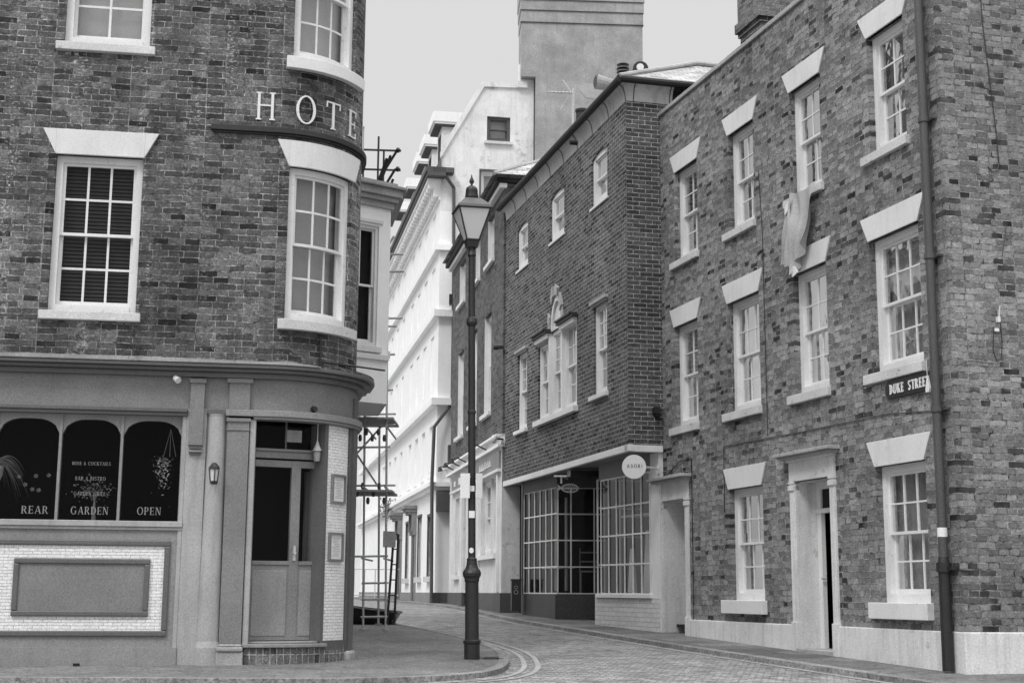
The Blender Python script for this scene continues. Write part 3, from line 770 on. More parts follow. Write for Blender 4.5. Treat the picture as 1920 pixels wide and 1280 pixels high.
# things fixed to the hotel
def frame_notice(uc, z0, z1, lab, nm='menu_case'):
    t = thing(nm, lab, 'menu case', HP.at(uc, 0, z0)[:2] + (z0,), 'menu cases by the hotel door')
    m = MB(); w = .135
    m.box(HP, uc - w, uc - w + .022, z0, z1, 0, .035); m.box(HP, uc + w - .022, uc + w, z0, z1, 0, .035); m.box(HP, uc - w, uc + w, z0 - .022, z0, 0, .035); m.box(HP, uc - w, uc + w, z1, z1 + .022, 0, .035)
    m.build('frame', 'hotel_paint', t)
    m = MB(); m.box(HP, uc - w + .022, uc + w - .022, z0, z1, .002, .012); m.build('menu_sheet', 'white_paper', t)
    m = MB()
    zz = z1 - .04
    while zz > z0 + .03:
        m.box(HP, uc - random.uniform(.03, .09), uc + random.uniform(.03, .09), zz, zz + .004, .012, .0135); zz -= .019
    m.build('menu_lines', 'plinth_mid', t)
frame_notice(1.375, 1.045, 1.335, 'white menu in a grey frame, the upper one on the tiled pier')
frame_notice(1.355, .375, .66, 'white menu in a grey frame, the lower one on the tiled pier')
m = MB(); m.box(DP, .40, .60, 1.72, 1.86, -.01, -.004); tag(m.build('door_notice', 'hotel_light'), 'small pale card behind the glass above the hotel door', 'notice')
t = thing('wall_lantern', 'small black coach lantern on the pale rounded pier', 'lantern', HP.at(-.17, .1, 1.2)[:2] + (1.2,))
lx, ly, _ = HP.at(-.17, .17, 0)
m = MB(); m.lathe(lx, ly, [(.02, 1.42), (.06, 1.37), (.065, 1.35), (.05, 1.345)], 8); m.lathe(lx, ly, [(.04, 1.215), (.045, 1.20), (.015, 1.18)], 8)
for k in range(4):
    w = k * math.pi / 2 + .4; m.cyl((lx + .055 * math.cos(w), ly + .055 * math.sin(w), 1.345 + E0), (lx + .04 * math.cos(w), ly + .04 * math.sin(w), 1.21 + E0), .006, n=6)
m.box(HP, -.21, -.13, 1.19, 1.38, .09, .10); m.build('lantern_frame', 'black', t)
m = MB(); m.lathe(lx, ly, [(.034, 1.215), (.048, 1.345)], 8); m.build('lantern_glass', 'lampglass', t)
t = thing('door_lantern', 'pale glass lantern hanging in the hotel doorway', 'lantern', DP.at(.74, .12, 1.5)[:2] + (1.5,))
lx, ly, _ = DP.at(.76, .10, 0)
m = MB(); m.lathe(lx, ly, [(.035, 1.50), (.045, 1.6), (.035, 1.62), (.0, 1.64)], 10); m.build('lantern_glass', 'hotel_light', t)
m = MB(); m.lathe(lx, ly, [(.06, 1.62), (.025, 1.69), (.01, 1.74)], 10); m.cyl((lx, ly, 1.74 + E0), (lx, ly, 1.95 + E0), .006); m.build('lantern_cap', 'metal', t)
t = thing('security_light', 'small white security light under the hotel cornice', 'light', HP.at(-.62, .1, 2.36)[:2] + (2.36,))
m = MB(); c0 = HP.at(-.60, .03, 2.40); c1 = HP.at(-.62, .14, 2.37); m.cyl(c0, c1, .012); m.cyl(HP.at(-.65, .11, 2.38), HP.at(-.61, .16, 2.34), .032, .036); m.build('light_head', 'white', t, smooth=False)
m = MB(); m.cyl(HP.at(.93, .028, 2.09), HP.at(.93, .075, 2.09), .038, .03, n=16); tag(m.build('alarm_sounder', 'black', smooth=False), 'small round black alarm sounder on the curved fascia over the door', 'alarm')
t = thing('wall_bracket', 'thin black iron sign bracket sticking out from the rounded corner', 'bracket', HP.at(1.05, 0, 2.62)[:2] + (2.62,))
m = MB(); pA = HP.at(1.0, .03, 2.95); pB = HP.at(1.0, .03, 2.62); pC = (-1.55, 17.15, 2.66 + E0)
m.cyl(pA, pB, .012); m.cyl(HP.at(1.0, .03, 2.66), pC, .012); m.build('bracket_arm', 'black', t)
# plants seen behind the bar window
def spider(cx, dd, cz, n, L, name, label):
    t = thing(name, label, 'plant', HP.at(cx, dd, cz)[:2] + (cz - .2,))
    m = MB()
    for i in range(n):
        w = random.uniform(0, 2 * math.pi); up = random.uniform(.1, .9); l = L * random.uniform(.6, 1.1)
        prev = None
        for k in range(7):
            s_ = k / 6; rr = l * s_; zz = cz + l * (up * s_ * 1.2 - 1.35 * s_ * s_)
            u = cx + rr * math.cos(w); d_ = dd + rr * .5 * math.sin(w); hw = .009 * (1 - s_ * .85)
            cur = (HP.at(u, d_, zz + hw), HP.at(u, d_, zz - hw))
            if prev: m.quad([prev[0], cur[0], cur[1], prev[1]])
            prev = cur
    m.build('foliage', 'leaf', t)
    return t
t = spider(-2.62, -.35, 1.42, 60, .36, 'spider_plant', 'pale spider plant hanging behind the left pane of the bar window')
m = MB(); q = HP.at(-2.62, -.35, 0); m.lathe(q[0], q[1], [(.05, 1.2), (.08, 1.28), (.09, 1.38)], 12); m.build('pot', 'stone', t)
m = MB()
for (u, z) in ((-2.35, 1.26), (-2.28, 1.17), (-2.2, 1.12), (-2.13, 1.11), (-2.17, 1.27), (-2.03, 1.28)):
    for k in range(7):
        w = k * .9; m.quad([HP.at(u, -.3, z), HP.at(u + .028 * math.cos(w), -.3, z + .028 * math.sin(w)), HP.at(u + .02 * math.cos(w + .35), -.302, z + .02 * math.sin(w + .35))])
m.build('plantlets', 'petal', t)
t = thing('hanging_basket', 'hanging basket of small pale flowers behind the right pane of the bar window', 'plant', HP.at(-.72, -.3, 1.1)[:2] + (1.1,))
m = MB()
for k in (-.07, 0, .07): m.cyl(HP.at(-.70, -.3, 1.84), HP.at(-.70 + k, -.3, 1.52), .003, n=5)
m.build('hanger', 'stone', t)
m = MB()
for i in range(170):
    z = 1.52 - abs(random.gauss(0, .2)); u = -.74 + random.gauss(0, .045) - .03; d_ = -.3 + random.uniform(-.05, .05); w = random.uniform(0, 6)
    s_ = random.uniform(.008, .02); m.quad([HP.at(u, d_, z), HP.at(u + s_ * math.cos(w), d_ + .006, z + s_ * math.sin(w)), HP.at(u + s_ * math.cos(w + 1.4), d_, z + s_ * math.sin(w + 1.4))])
m.build('foliage', 'leaf', t)
m = MB()
for i in range(55):
    z = 1.5 - abs(random.gauss(0, .17)); u = -.76 + random.gauss(0, .035); d_ = -.24; w = random.uniform(0, 6); s_ = random.uniform(.012, .022)
    m.quad([HP.at(u, d_, z), HP.at(u + s_ * math.cos(w), d_, z + s_ * math.sin(w)), HP.at(u + s_ * math.cos(w + 1.2), d_ + .01, z + s_ * math.sin(w + 1.2)), HP.at(u + s_ * .7 * math.cos(w + 2.2), d_, z + s_ * .7 * math.sin(w + 2.2))])
m.build('flowers', 'petal', t)
t = thing('table_flowers', 'vase of pale flowers behind the middle pane of the bar window', 'flowers', HP.at(-1.5, -.5, .8)[:2] + (.8,))
m = MB()
for i in range(150):
    u = -1.54 + random.gauss(0, .09); z = 1.13 + random.gauss(0, .06); w = random.uniform(0, 6); s_ = random.uniform(.012, .03)
    m.quad([HP.at(u, -.45, z), HP.at(u + s_ * math.cos(w), -.45 + random.uniform(-.05, .05), z + s_ * math.sin(w)), HP.at(u + s_ * math.cos(w + 1.2), -.45, z + s_ * math.sin(w + 1.2))])
m.build('blooms', 'dimcurtain', t)
q = HP.at(-1.53, -.45, 0); m = MB(); m.lathe(q[0], q[1], [(.035, .72), (.022, .85), (.012, 1.0), (.03, 1.08)], 12); m.build('vase', 'dimcurtain', t)
# a few bits of litter at the foot of the wall
m = MB(); q = HP.at(-1.55, .12, 0); m.wbox((q[0], q[1], gz(q[1]) + .0), .07, .05, .03, 20); tag(m.build('litter', 'dark_room'), 'small dark scrap of litter on the pavement below the tiled panel', 'litter')

# ================================================================== 2. canted bay of the next house and scaffold
BP = Path((-2.26, 21.5), 53, 1)
bay = thing('bay_house', 'pale house with canted upper bay between the hotel and the scaffold', 'building', (-2.6, 22, -.7))
ow = (-.17, .21, 3.72, 5.63)
mb = MB(); mb.wall(BP, -.9, .42, 2.85, 6.0, [ow], reveal=.05)
ex = BP.at(.42, 0, 0); BF = Path((ex[0], ex[1]), -10, 1)
mb.wall(BF, 0, 1.6, 2.85, 6.0, [(.3, 1.3, 3.72, 5.63)], reveal=.05)
mb.build('wall', 'stucco', bay)
mb = MB(); mb.quad([BP.at(-.9, 0, 2.86), BP.at(.42, 0, 2.86), BF.at(1.6, 0, 2.86), (-4.2, 23.5, 2.86 + E0)]); mb.build('bay_floor', 'stucco', bay); mb = MB(); mb.quad([BP.at(-.9, .1, 6.33), BP.at(.42, .1, 6.33), BF.at(1.6, 0, 6.33), (-4.2, 23.5, 6.33 + E0)]); mb.build('roof', 'lead', bay)
mb = MB()
for (z0_, z1_, dd) in ((5.93, 6.03, .05), (6.03, 6.10, .12), (6.10, 6.22, .18), (6.22, 6.27, .24)):
    mb.box(BP, -.9, .42 + dd * .6, z0_, z1_, -.05, dd); mb.box(BF, -dd * .3, 1.7, z0_, z1_ - .001, -.05, dd)
mb.build('cornice', 'stone', bay, bevel=.01)
mb = MB(); mb.box(BP, -.9, .45, 6.27, 6.33, -.1, .14); mb.build('parapet', 'stone', bay)
mb = MB(); mb.box(BP, -.22, .27, 5.67, 5.72, 0, .03); mb.build('moulding', 'white', bay); mb = MB(); mb.box(BP, -.9, .42, 3.52, 3.6, 0, .05); mb.build('moulding', 'white', bay)
sash(bay, BP, *ow, r=.04, cols=1, rows=(1, 1), fw=.05, curtain_backing=('dark_room', 'flat'), sill=(-.24, .28, 3.62, 3.72, .06, 'white'))
sash(bay, BF, .3, 1.3, 3.72, 5.63, r=.04, cols=1, rows=(1, 1), fw=.05, curtain_backing=('dark_room', 'flat'), sill=(.23, 1.37, 3.62, 3.72, .06, 'white'))
mb = MB(); SP = Path((-2.75, 20.2), -10, 1); mb.wall(SP, 0, 6, -1.2, 6.2, []); mb.build('wall', 'brick_hotel', bay)

def zt(y, dz=0): return gz(y) + dz
sc = thing('scaffold', 'steel tube scaffold with board platforms beside the pale bay', 'scaffold', (-2.2, 23.7, -.6))
posts = [(-2.38, 23.5, -.6, 2.95), (-2.01, 23.45, -.6, 6.75), (-2.28, 25.1, -.55, 2.9)]
for (x, y, z0_, z1_) in posts:
    lean = .06 * (z1_ - z0_) / 3.5
    m = MB(); m.cyl((x, y, z0_ + E0), (x - lean, y, z1_ + E0), .019); m.cyl((x, y, z0_ + E0), (x, y, z0_ + .015 + E0), .06); m.build('standard', 'scaff', sc)
m = MB()
for (z, a, b) in ((.57, -2.6, -2.0), (.14, -2.42, -1.98), (-.12, -2.42, -1.98), (-.4, -2.42, -1.98), (1.72, -2.75, -1.9), (2.72, -2.5, -1.92), (2.9, -2.5, -1.92), (2.35, -2.75, -2.0)):
    m = MB(); m.cyl((a, 23.5, z + E0), (b, 23.45, z + .01 + E0), .017, n=8); m.build('ledger', 'scaff', sc)
for (z, y0_, y1_) in ((1.72, 23.3, 25.3), (2.72, 23.3, 25.3), (.57, 23.4, 25.2)):
    for x in (-2.42, -2.06): m = MB(); m.cyl((x, y0_, z - .03 + E0), (x, y1_, z - .03 + E0), .017, n=8); m.build('ledger', 'scaff', sc)
for (z, l) in ((5.62, .28), (5.32, .3), (4.52, .3), (4.38, .2), (3.9, .18), (3.3, .16)): m = MB(); m.cyl((-2.2, 23.45, z + E0), (-2.14 + l, 23.5, z + .02 + E0), .02, n=8); m.build('ledger', 'scaff', sc)
m = MB(); m.cyl((-2.2, 23.5, 5.62 + E0), (-2.02, 23.5, 5.95 + E0), .02, n=8)
m.build('brace', 'scaff', sc)
for a_, b_ in (((-2.62, 23.6, 2.2), (-2.03, 23.5, 2.85)), ((-2.6, 23.6, 2.3), (-2.28, 25, 1.75))):
    m = MB(); m.cyl((a_[0], a_[1], a_[2] + E0), (b_[0], b_[1], b_[2] + E0), .017, n=8); m.build('brace', 'scaff', sc)
for (z, a) in ((1.60, -2.8), (2.80, -2.6)):
    m = MB()
    for k in range(5): m.wbox(((a - 1.95) / 2, 23.45 + k * .24, z + .02 * random.random()), (-1.95 - a), .22, .035, random.uniform(-1, 1))
    m.build('platform', 'board', sc)
m = MB()
for k in range(7): m.lathe(-2.62 + k * .09, 23.44 + .03 * (k % 2), [(.02, 1.42 + .12 * (k % 3)), (.03, 1.46 + .12 * (k % 3)), (.03, 1.49 + .12 * (k % 3)), (.02, 1.53 + .12 * (k % 3))], 8)
for k in range(5): m.lathe(-2.5 + k * .1, 23.44, [(.02, 2.45 + .1 * (k % 2)), (.032, 2.5 + .1 * (k % 2)), (.02, 2.56 + .1 * (k % 2))], 8)
m.build('coupler', 'pipe', sc)
m = MB(); m.cyl((-1.92, 23.6, .95 + E0), (-1.99, 23.45, -.5 + E0), .02); m.cyl((-1.88, 24.0, .95 + E0), (-1.9, 23.8, -.5 + E0), .02)
for k in range(6): m.cyl((-1.98 + .01 * k, 23.45 + .02 * k, -.3 + .25 * k + E0), (-1.9 + .005 * k, 23.8 + .03 * k, -.3 + .25 * k + E0), .012, n=6)
m.build('ladder', 'iron', sc)
m = MB(); m.box(Path((-2.08, 23.4), 60, 1), 0, .22, .72, .98, 0, .02); m.build('notice_board', 'stone', sc)
# tubes above the bay roof
rs = thing('roof_scaffold', 'short scaffold rail and bundled tubes above the bay roof', 'scaffold', (-2.3, 22.3, 6.33))
def T3(px, z, y=22.3): return (px, y, z + E0)
for z in (6.77, 7.10): m = MB(); m.cyl(T3(-2.60, z), T3(-1.83, z - .02), .018, n=6); m.build('rail', 'pipe', rs)
for x, z1_ in ((-2.44, 7.05), (-2.20, 7.32), (-2.11, 7.1)): m = MB(); m.cyl(T3(x, 6.3), T3(x, z1_), .018, n=6); m.build('upright', 'pipe', rs)
for (a, b) in (((-2.32, 6.35), (-1.9, 7.08)), ((-2.26, 6.35), (-2.06, 6.95)), ((-2.13, 6.4), (-1.92, 6.77)), ((-2.3, 6.35), (-2.05, 6.85)), ((-2.22, 6.35), (-2.0, 7.0)), ((-2.02, 6.4), (-1.95, 6.6))):
    m = MB(); m.cyl(T3(a[0], a[1]), T3(b[0], b[1]), .022, n=7); m.build('bundled_tube', 'iron', rs)
for z in (6.77, 7.09): m = MB(); m.lathe(-1.88, 22.3, [(.02, z - .04), (.05, z), (.02, z + .04)], 8); m.build('coupler', 'iron', rs)
# black rubble skip by the scaffold
sk = thing('rubble_skip', 'low black rubble skip on the pavement under the scaffold', 'skip', (-2.5, 26.2, -.55))
m = MB()
A = [(-2.95, 25.6), (-2.12, 25.6), (-2.12, 26.6), (-2.95, 26.6)]; B_ = [(-3.05, 25.5), (-2.0, 25.5), (-2.0, 26.7), (-3.05, 26.7)]
zz = [-.25, -.36, -.36, -.25]
lo = [(x, y, -.56 + E0) for x, y in A]; hi = [(x, y, z + E0) for (x, y), z in zip(B_, zz)]
m.quad(lo[::-1])
for k in range(4): m.quad([lo[k], lo[(k + 1) % 4], hi[(k + 1) % 4], hi[k]])
for k in range(4): m.cyl(hi[k], hi[(k + 1) % 4], .02, n=8)
m.build('skip_body', 'black', sk)
m = MB()
for i in range(26): m.wbox((random.uniform(-2.85, -2.2), random.uniform(25.7, 26.5), -.5 + random.uniform(0, .1)), random.uniform(.05, .2), random.uniform(.05, .15), .08, random.uniform(0, 90))
m.build('rubble', 'stone', sk)

# ================================================================== 3. brick terrace on the right
P3 = Path((4.9, 15.6), -16.6, -1)
duke = thing('brick_terrace', 'mottled brick terrace with white wedge lintels and sash windows', 'building', (4.5, 17, -.8))
TZ0, TZ1, MZ0, MZ1, LZ0, LZ1 = 5.40, 6.93, 2.66, 4.32, -.13, 1.53
top = [(.71, 1.54), (2.77, 3.62), (4.77, 5.62), (6.79, 7.68)]
mid = [(.56, 1.66), (2.74, 3.66), (4.70, 5.74), (6.86, 7.78)]
ops = [(a, b, TZ0, TZ1) for a, b in top] + [(a, b, MZ0, MZ1) for a, b in mid] + [(.63, 1.70, LZ0, LZ1), (4.72, 5.82, LZ0, LZ1), (2.78, 3.74, -1.0, 1.50), (7.38, 8.33, -1.0, 1.52)]
mb = MB(); mb.wall(P3, 0, 8.56, -.4, 8.12, [o for o in ops], reveal=.1)
PE = Path((4.9, 15.6), 75, 1); mb.wall(PE, 0, 6.5, -.4, 8.12, [])
far = P3.at(8.56, 0, 0); q1 = PE.at(6.5, 0, 0); q2 = (q1[0] - 2.4, q1[1] + 8.0)
for a, b in (((far[0], far[1]), q2), (q2, (q1[0], q1[1]))): mb.quad([(a[0], a[1], -1 + E0), (b[0], b[1], -1 + E0), (b[0], b[1], 8.12 + E0), (a[0], a[1], 8.12 + E0)])
mb.build('wall', 'brick_duke', duke)
mb = MB(); mb.quad([P3.at(0, -.1, 8.05), P3.at(8.56, -.1, 8.05), (q2[0], q2[1], 8.05 + E0), (q1[0], q1[1], 8.05 + E0)]); mb.build('roof', 'roofdark', duke)
mb = MB(); mb.box(P3, -.04, 8.6, 8.12, 8.19, -.28, .035); mb.box(PE, .03, 6.5, 8.121, 8.189, -.28, .035); mb.build('coping', 'stone', duke, bevel=.01)
mb = MB()
for a, b in top: mb.box(P3, a - .3, b + .3, TZ0 - .3, TZ1 + .3, -1.45, -1.4)
for a, b in mid: mb.box(P3, a - .3, b + .3, MZ0 - .3, MZ1 + .3, -1.45, -1.4)
for a, b in ((.63, 1.7), (4.72, 5.82)): mb.box(P3, a - .3, b + .3, LZ0 - .3, LZ1 + .3, -1.45, -1.4)
for z in (2.2, 4.9, 7.6): mb.box(P3, .3, 8.3, z, z + .05, -1.4, -.3)
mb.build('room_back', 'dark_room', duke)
sp_ = .11
cur_top = [('dimcurtain', 'drape'), ('dimcurtain', 'top'), ('dimcurtain', 'sides'), ('dimcurtain', 'sides')]
for i, (a, b) in enumerate(top):
    sash(duke, P3, a, b, TZ0, TZ1, r=.1, cols=2, rows=(2, 2), fw=.085, bar_=.02, curtain_backing=cur_top[i], glassm='glassmid', sill=(a - .05, b + .16, TZ0 - .11, TZ0 - .0, .06, 'sill'), lintel=(a - .02, b, TZ1, TZ1 + .31, sp_ * 1.6, .02), open_=0)
for i, (a, b) in enumerate(mid):
    w = sash(duke, P3, a, b, MZ0, MZ1, r=.1, cols=3 if i in (0, 2) else 2, rows=(2, 2), fw=.085, bar_=.02, curtain_backing=('curtain', 'full'), glassm='glassmid', sill=(a - .03, b + .16, MZ0 - .12, MZ0 - .0, .06, 'sill'), lintel=(a, b, MZ1, MZ1 + .31, sp_ * 1.5, .02))
sash(duke, P3, .63, 1.70, LZ0 + .05, LZ1, r=.1, cols=4 if False else 3, rows=(2, 2), fw=.085, bar_=.02, curtain_backing=('curtain', 'full'), glassm='glassmid', sill=(.58, 1.84, LZ0 - .14, LZ0 + .05, .09, 'lintel'), lintel=(.64, 1.70, LZ1, LZ1 + .31, .17, .02))
sash(duke, P3, 4.72, 5.82, LZ0 + .05, LZ1, r=.1, cols=3, rows=(2, 2), fw=.085, bar_=.02, curtain_backing=('dimcurtain', 'lower'), sill=(4.66, 5.99, LZ0 - .14, LZ0 + .05, .09, 'lintel'), lintel=(4.74, 5.82, LZ1, LZ1 + .31, .16, .02))
# rendered plinth
mb = MB(); mb.box(P3, -.03, 2.70, -1.3, -.38, -.1, .03); mb.box(P3, 3.86, 7.30, -1.3, -.385, -.1, .03); mb.box(PE, .03, 6.5, -1.3, -.381, -.1, .03); mb.box(P3, 8.42, 8.56, -1.3, -.385, -.1, .03)
mb.build('plinth', 'plinth', duke, bevel=.012)
def doorcase(u0, u1, ztop, rec, openpart, zdoor):
    pw = .12
    f = MB()
    for a in (u0 - pw, u1):
        f.box(P3, a, a + pw, -1.3, ztop, -.05, .035); f.box(P3, a - .012, a + pw + .012, ztop - .12, ztop - .05, -.05, .055); f.box(P3, a - .012, a + pw + .012, ztop - .03, ztop, -.05, .05)
        f.box(P3, a - .015, a + pw + .015, -1.3, -.35, -.05, .05)
    f.box(P3, u0 - pw, u1 + pw, ztop, ztop + .3, -.05, .04); f.box(P3, u0 - pw - .02, u1 + pw + .02, ztop + .26, ztop + .31, -.05, .08)
    # panelled linings
    f.box(P3, u1 - .012, u1, -1.3, ztop, -rec, .02); f.box(P3, u0, u0 + .012, -1.3, ztop, -rec, .02); f.box(P3, u0, u1, ztop - .014, ztop, -rec, -.05)
    dc = f.build('doorcase', 'plinth', duke, bevel=.006)
    h = MB(); h.box(P3, u0 - .25, u1 + .28, ztop + .33, ztop + .38, -.02, .20); h.box(P3, u0 - .2, u1 + .22, ztop + .29, ztop + .33, -.02, .14); h.build('hood', 'stone', dc, bevel=.008)
    l = MB(); uu = P3
    l.box(uu, u0, u1, ztop - .42, ztop - .36, -rec - .06, -rec + .02)
    l.box(uu, u0, u0 + .08, -1.3, ztop, -rec - .06, -rec); l.box(uu, u1 - .12, u1, -1.3, ztop, -rec - .06, -rec)
    l.box(uu, u0 + .08, u1 - .12, ztop - .1, ztop, -rec - .06, -rec - .001)
    l.build('door_frame', 'white', dc)
    if openpart:
        k = MB(); k.box(P3, u1 - .4, u1 - .14, -1.0, ztop - .42, -rec - .9, -rec - .86); k.box(P3, u0 + .08, u1 - .12, ztop - .36, ztop - .1, -rec - .04, -rec - .03)
        k.box(P3, u0 - .4, u1 + .4, -1.0, ztop, -rec - 1.2, -rec - 1.15)
        k.build('hall', 'dark_room', dc)
        k = MB(); k.box(P3, u0 + .09, u0 + .13, -.68, ztop - .43, -rec - .85, -rec - .05); k.build('door', 'white', dc)
        k = MB(); k.cyl(P3.at(u1 - .16, -rec - .02, .22), P3.at(u1 - .16, -rec + .04, .22), .014); k.build('door_handle', 'metal', dc)
    else:
        k = MB(); k.box(P3, u0 + .08, u1 - .12, -.68, ztop - .42, -rec - .05, -rec - .01); k.build('door', 'hotel_light', dc)
        k = MB(); k.box(P3, u0 + .2, u1 - .24, 0.1, .9, -rec - .012, -rec + .0); k.build('door_panel', 'plinth', dc)
    k = MB(); k.box(P3, u0, u1, -1.3, -.69, -rec - .1, .06); k.build('step', 'stone', dc, bevel=.01)
doorcase(2.78, 3.74, 1.50, .30, True, 1.2)
doorcase(7.40, 8.32, 1.50, .5, False, 1.2)
# drainpipe and cables belong to the terrace
mb = MB()
def PA(u, dd, z): return P3.at(u, dd, z)
mb.cyl(PA(.2, .10, 9.3), PA(.2, .10, .30), .052, n=16)
dp = mb.build('drainpipe', 'pipe', duke, smooth=False)
for z in (5.42, 3.80, 2.05):
    mb = MB(); mb.cyl(PA(.2, .10, z - .03), PA(.2, .10, z + .03), .066, n=16); mb.box(P3, .08, .32, z - .012, z + .012, 0, .06); mb.build('pipe_collar', 'pipe', dp)
mb = MB(); mb.cyl(PA(.2, .10, .30), PA(.2, .10, -.80), .064, n=16); mb.cyl(PA(.2, .10, .26), PA(.2, .10, .36), .085, n=16); mb.cyl(PA(.2, .1, .36), PA(.2, .1, .42), .066, .055, n=16); mb.box(P3, .06, .34, .28, .32, 0, .1)
mb.build('pipe_foot', 'iron', dp)
mb = MB(); mb.cyl(PA(.2, .1, .64), PA(.2, .1, .74), .0545, n=16, cap=False); mb.build('paper_scrap', 'white_paper', dp)
def cable(pts, name='cable', r=.007, mat='black'):
    m = MB(); m.tube(pts, r, 6); return m.build(name, mat, duke)
cable([PA(.36, .02, 9), PA(.37, .02, 6), PA(.40, .02, 3.9), PA(.36, .03, 3.2), PA(.38, .02, 2.62)])
cable([PA(.25, .012, 2.05), PA(1.4, .012, 2.14), PA(3.5, .012, 2.15), PA(5.95, .012, 2.19)], r=.006)
cable([PA(5.95, .012, 2.19), PA(5.96, .012, 1.2)], r=.006)
cable([PA(4.6, .01, 6.1), PA(4.52, .012, 5.2), PA(4.50, .012, 2.2)], r=.005)
cable([PA(7.15, .012, 1.9), PA(7.15, .012, -.6)], r=.006)
cable([PA(8.3, .02, 1.98), PA(8.1, .03, 1.92), PA(7.6, .02, 2.1), PA(7.15, .012, 2.12), PA(7.15, .012, 1.9)], r=.009)
e_pts = [PE.at(.55, .012, 9), PE.at(.60, .012, 6.6), PE.at(.70, .014, 5.3), PE.at(.715, .014, 4.9), PE.at(.69, .014, 4.82), PE.at(.62, .014, 4.80), PE.at(.57, .012, 4.86)]
cable(e_pts, r=.006)
cable([PE.at(.0, .02, 2.5), PE.at(.2, .02, 2.58), PE.at(.5, .02, 2.56)], r=.005)
cable([PE.at(.52, .03, 2.98), PE.at(.50, .03, 2.7), PE.at(.54, .03, 2.6), PE.at(.6, .03, 2.62), PE.at(.62, .03, 2.8), PE.at(.61, .03, 3.1)], r=.006)
cable([PE.at(.68, .03, 3.8), PE.at(.76, .02, 4.15)], r=.005)
mb = MB(); mb.box(PE, .53, .585, 2.93, 2.965, 0, .04); mb.build('cable_clip', 'white', duke); mb = MB(); mb.box(PE, .575, .61, 3.04, 3.10, 0, .04); mb.cyl(PE.at(.6, .03, 3.1), PE.at(.6, .05, 3.22), .008); mb.build('cable_clip', 'white', duke)
mb = MB(); mb.box(PE, .72, .86, 2.37, 2.42, .001, .004); mb.build('paint_fleck', 'stone', duke)
# chimney on the terrace, behind the parapet
ch = MB(); cx, cy = 4.55, 21.6
CP = Path((3.98, 21.7), 73.4, 1); CS = Path((3.72, 21.6), -16.6, -1)
ch.box(CP, 0, 1.3, 7.8, 9.10, -.75, 0); ch.box(CP, -.03, 1.33, 9.10, 9.18, -.78, .03); ch.box(CP, -.07, 1.37, 9.18, 9.34, -.82, .07); ch.box(CP, -.02, 1.32, 9.34, 9.8, -.8, .02)
ch.build('chimney', 'brick_stack', duke)
# street name plate
t = thing('street_sign', 'black street name plate with white letters DUKE STREET below the sill', 'sign', P3.at(.85, .03, 2.3)[:2] + (2.3,))
m = MB(); m.prism(P3, [(.31, 2.305), (1.30, 2.305), (1.36, 2.37), (1.36, 2.46), (1.30, 2.525), (.31, 2.525)], .004, .035); m.build('plate', 'black', t, bevel=.004)
for w_, uc in (('DUKE', 1.10), ('STREET', .635)):
    m = MB(); text(m, P3, w_, uc, 2.355, .115, .035, .006, sgn=-1, wf=.80, track=.07, T=.24, t=.12, sf=.03); m.build('word', 'white_paper', t)
t = thing('hanging_tag', 'small white tag on a string in front of the street name plate', 'tag', P3.at(.40, .07, 2.28)[:2] + (2.28,))
m = MB(); m.cyl(P3.at(.41, .07, 2.66), P3.at(.40, .07, 2.44), .004, n=5); m.build('string', 'white_paper', t)
m = MB(); m.prism(P3, [(.37, 2.27), (.435, 2.27), (.44, 2.31), (.405, 2.45), (.395, 2.45), (.36, 2.31)], .05, .08); m.build('tag_body', 'white_paper', t, bevel=.004)
# cloth hanging from a top window
t = thing('hanging_cloth', 'grey cloth hung out over the sill of a top floor window', 'cloth', P3.at(3.4, .1, 4.3)[:2] + (4.3,))
def clothsheet(top_, bot, n, amp, ph, dd):
    m = MB(); rows = 14; g = []
    for j in range(rows + 1):
        s_ = j / rows; row = []
        for i in range(n + 1):
            w = i / n
            u = (top_[0][0] + (top_[1][0] - top_[0][0]) * w) * (1 - s_) + (bot[0][0] + (bot[1][0] - bot[0][0]) * w) * s_
            z = (top_[0][1] + (top_[1][1] - top_[0][1]) * w) * (1 - s_) + (bot[0][1] + (bot[1][1] - bot[0][1]) * w) * s_
            d_ = dd + amp * (.3 + 1.1 * s_) * math.sin(w * 13 + ph + s_ * 2.2 + .8 * math.sin(s_ * 5)) + .02 * math.sin(s_ * 7 + w * 5); u += .012 * math.sin(s_ * 5 + w * 3) * s_; z += .02 * math.sin(w * 9 + 1) * s_ - .06 * math.sin(w * math.pi) * (1 - s_)
            row.append(P3.at(u, d_, z))
        g.append(row)
    for j in range(rows):
        for i in range(n): m.quad([g[j][i], g[j][i + 1], g[j + 1][i + 1], g[j + 1][i]])
    return m
m = clothsheet([(2.70, 5.40), (3.48, 5.44)], [(3.06, 4.62), (3.42, 4.26)], 26, .05, 0, .12); m.build('drape', 'cloth', t, smooth=True)
m = clothsheet([(3.36, 5.42), (3.56, 5.22)], [(3.46, 4.40), (3.76, 4.48)], 10, .02, 1, .13); m.build('drape', 'cloth', t, smooth=True)
m = MB(); m.prism(P3, [(3.26, 4.28), (3.42, 4.24), (3.48, 4.40), (3.36, 4.38)], .12, .135); m.prism(P3, [(3.46, 5.2), (3.58, 5.14), (3.58, 5.25), (3.48, 5.32)], .12, .14); m.build('hem', 'white_paper', t)

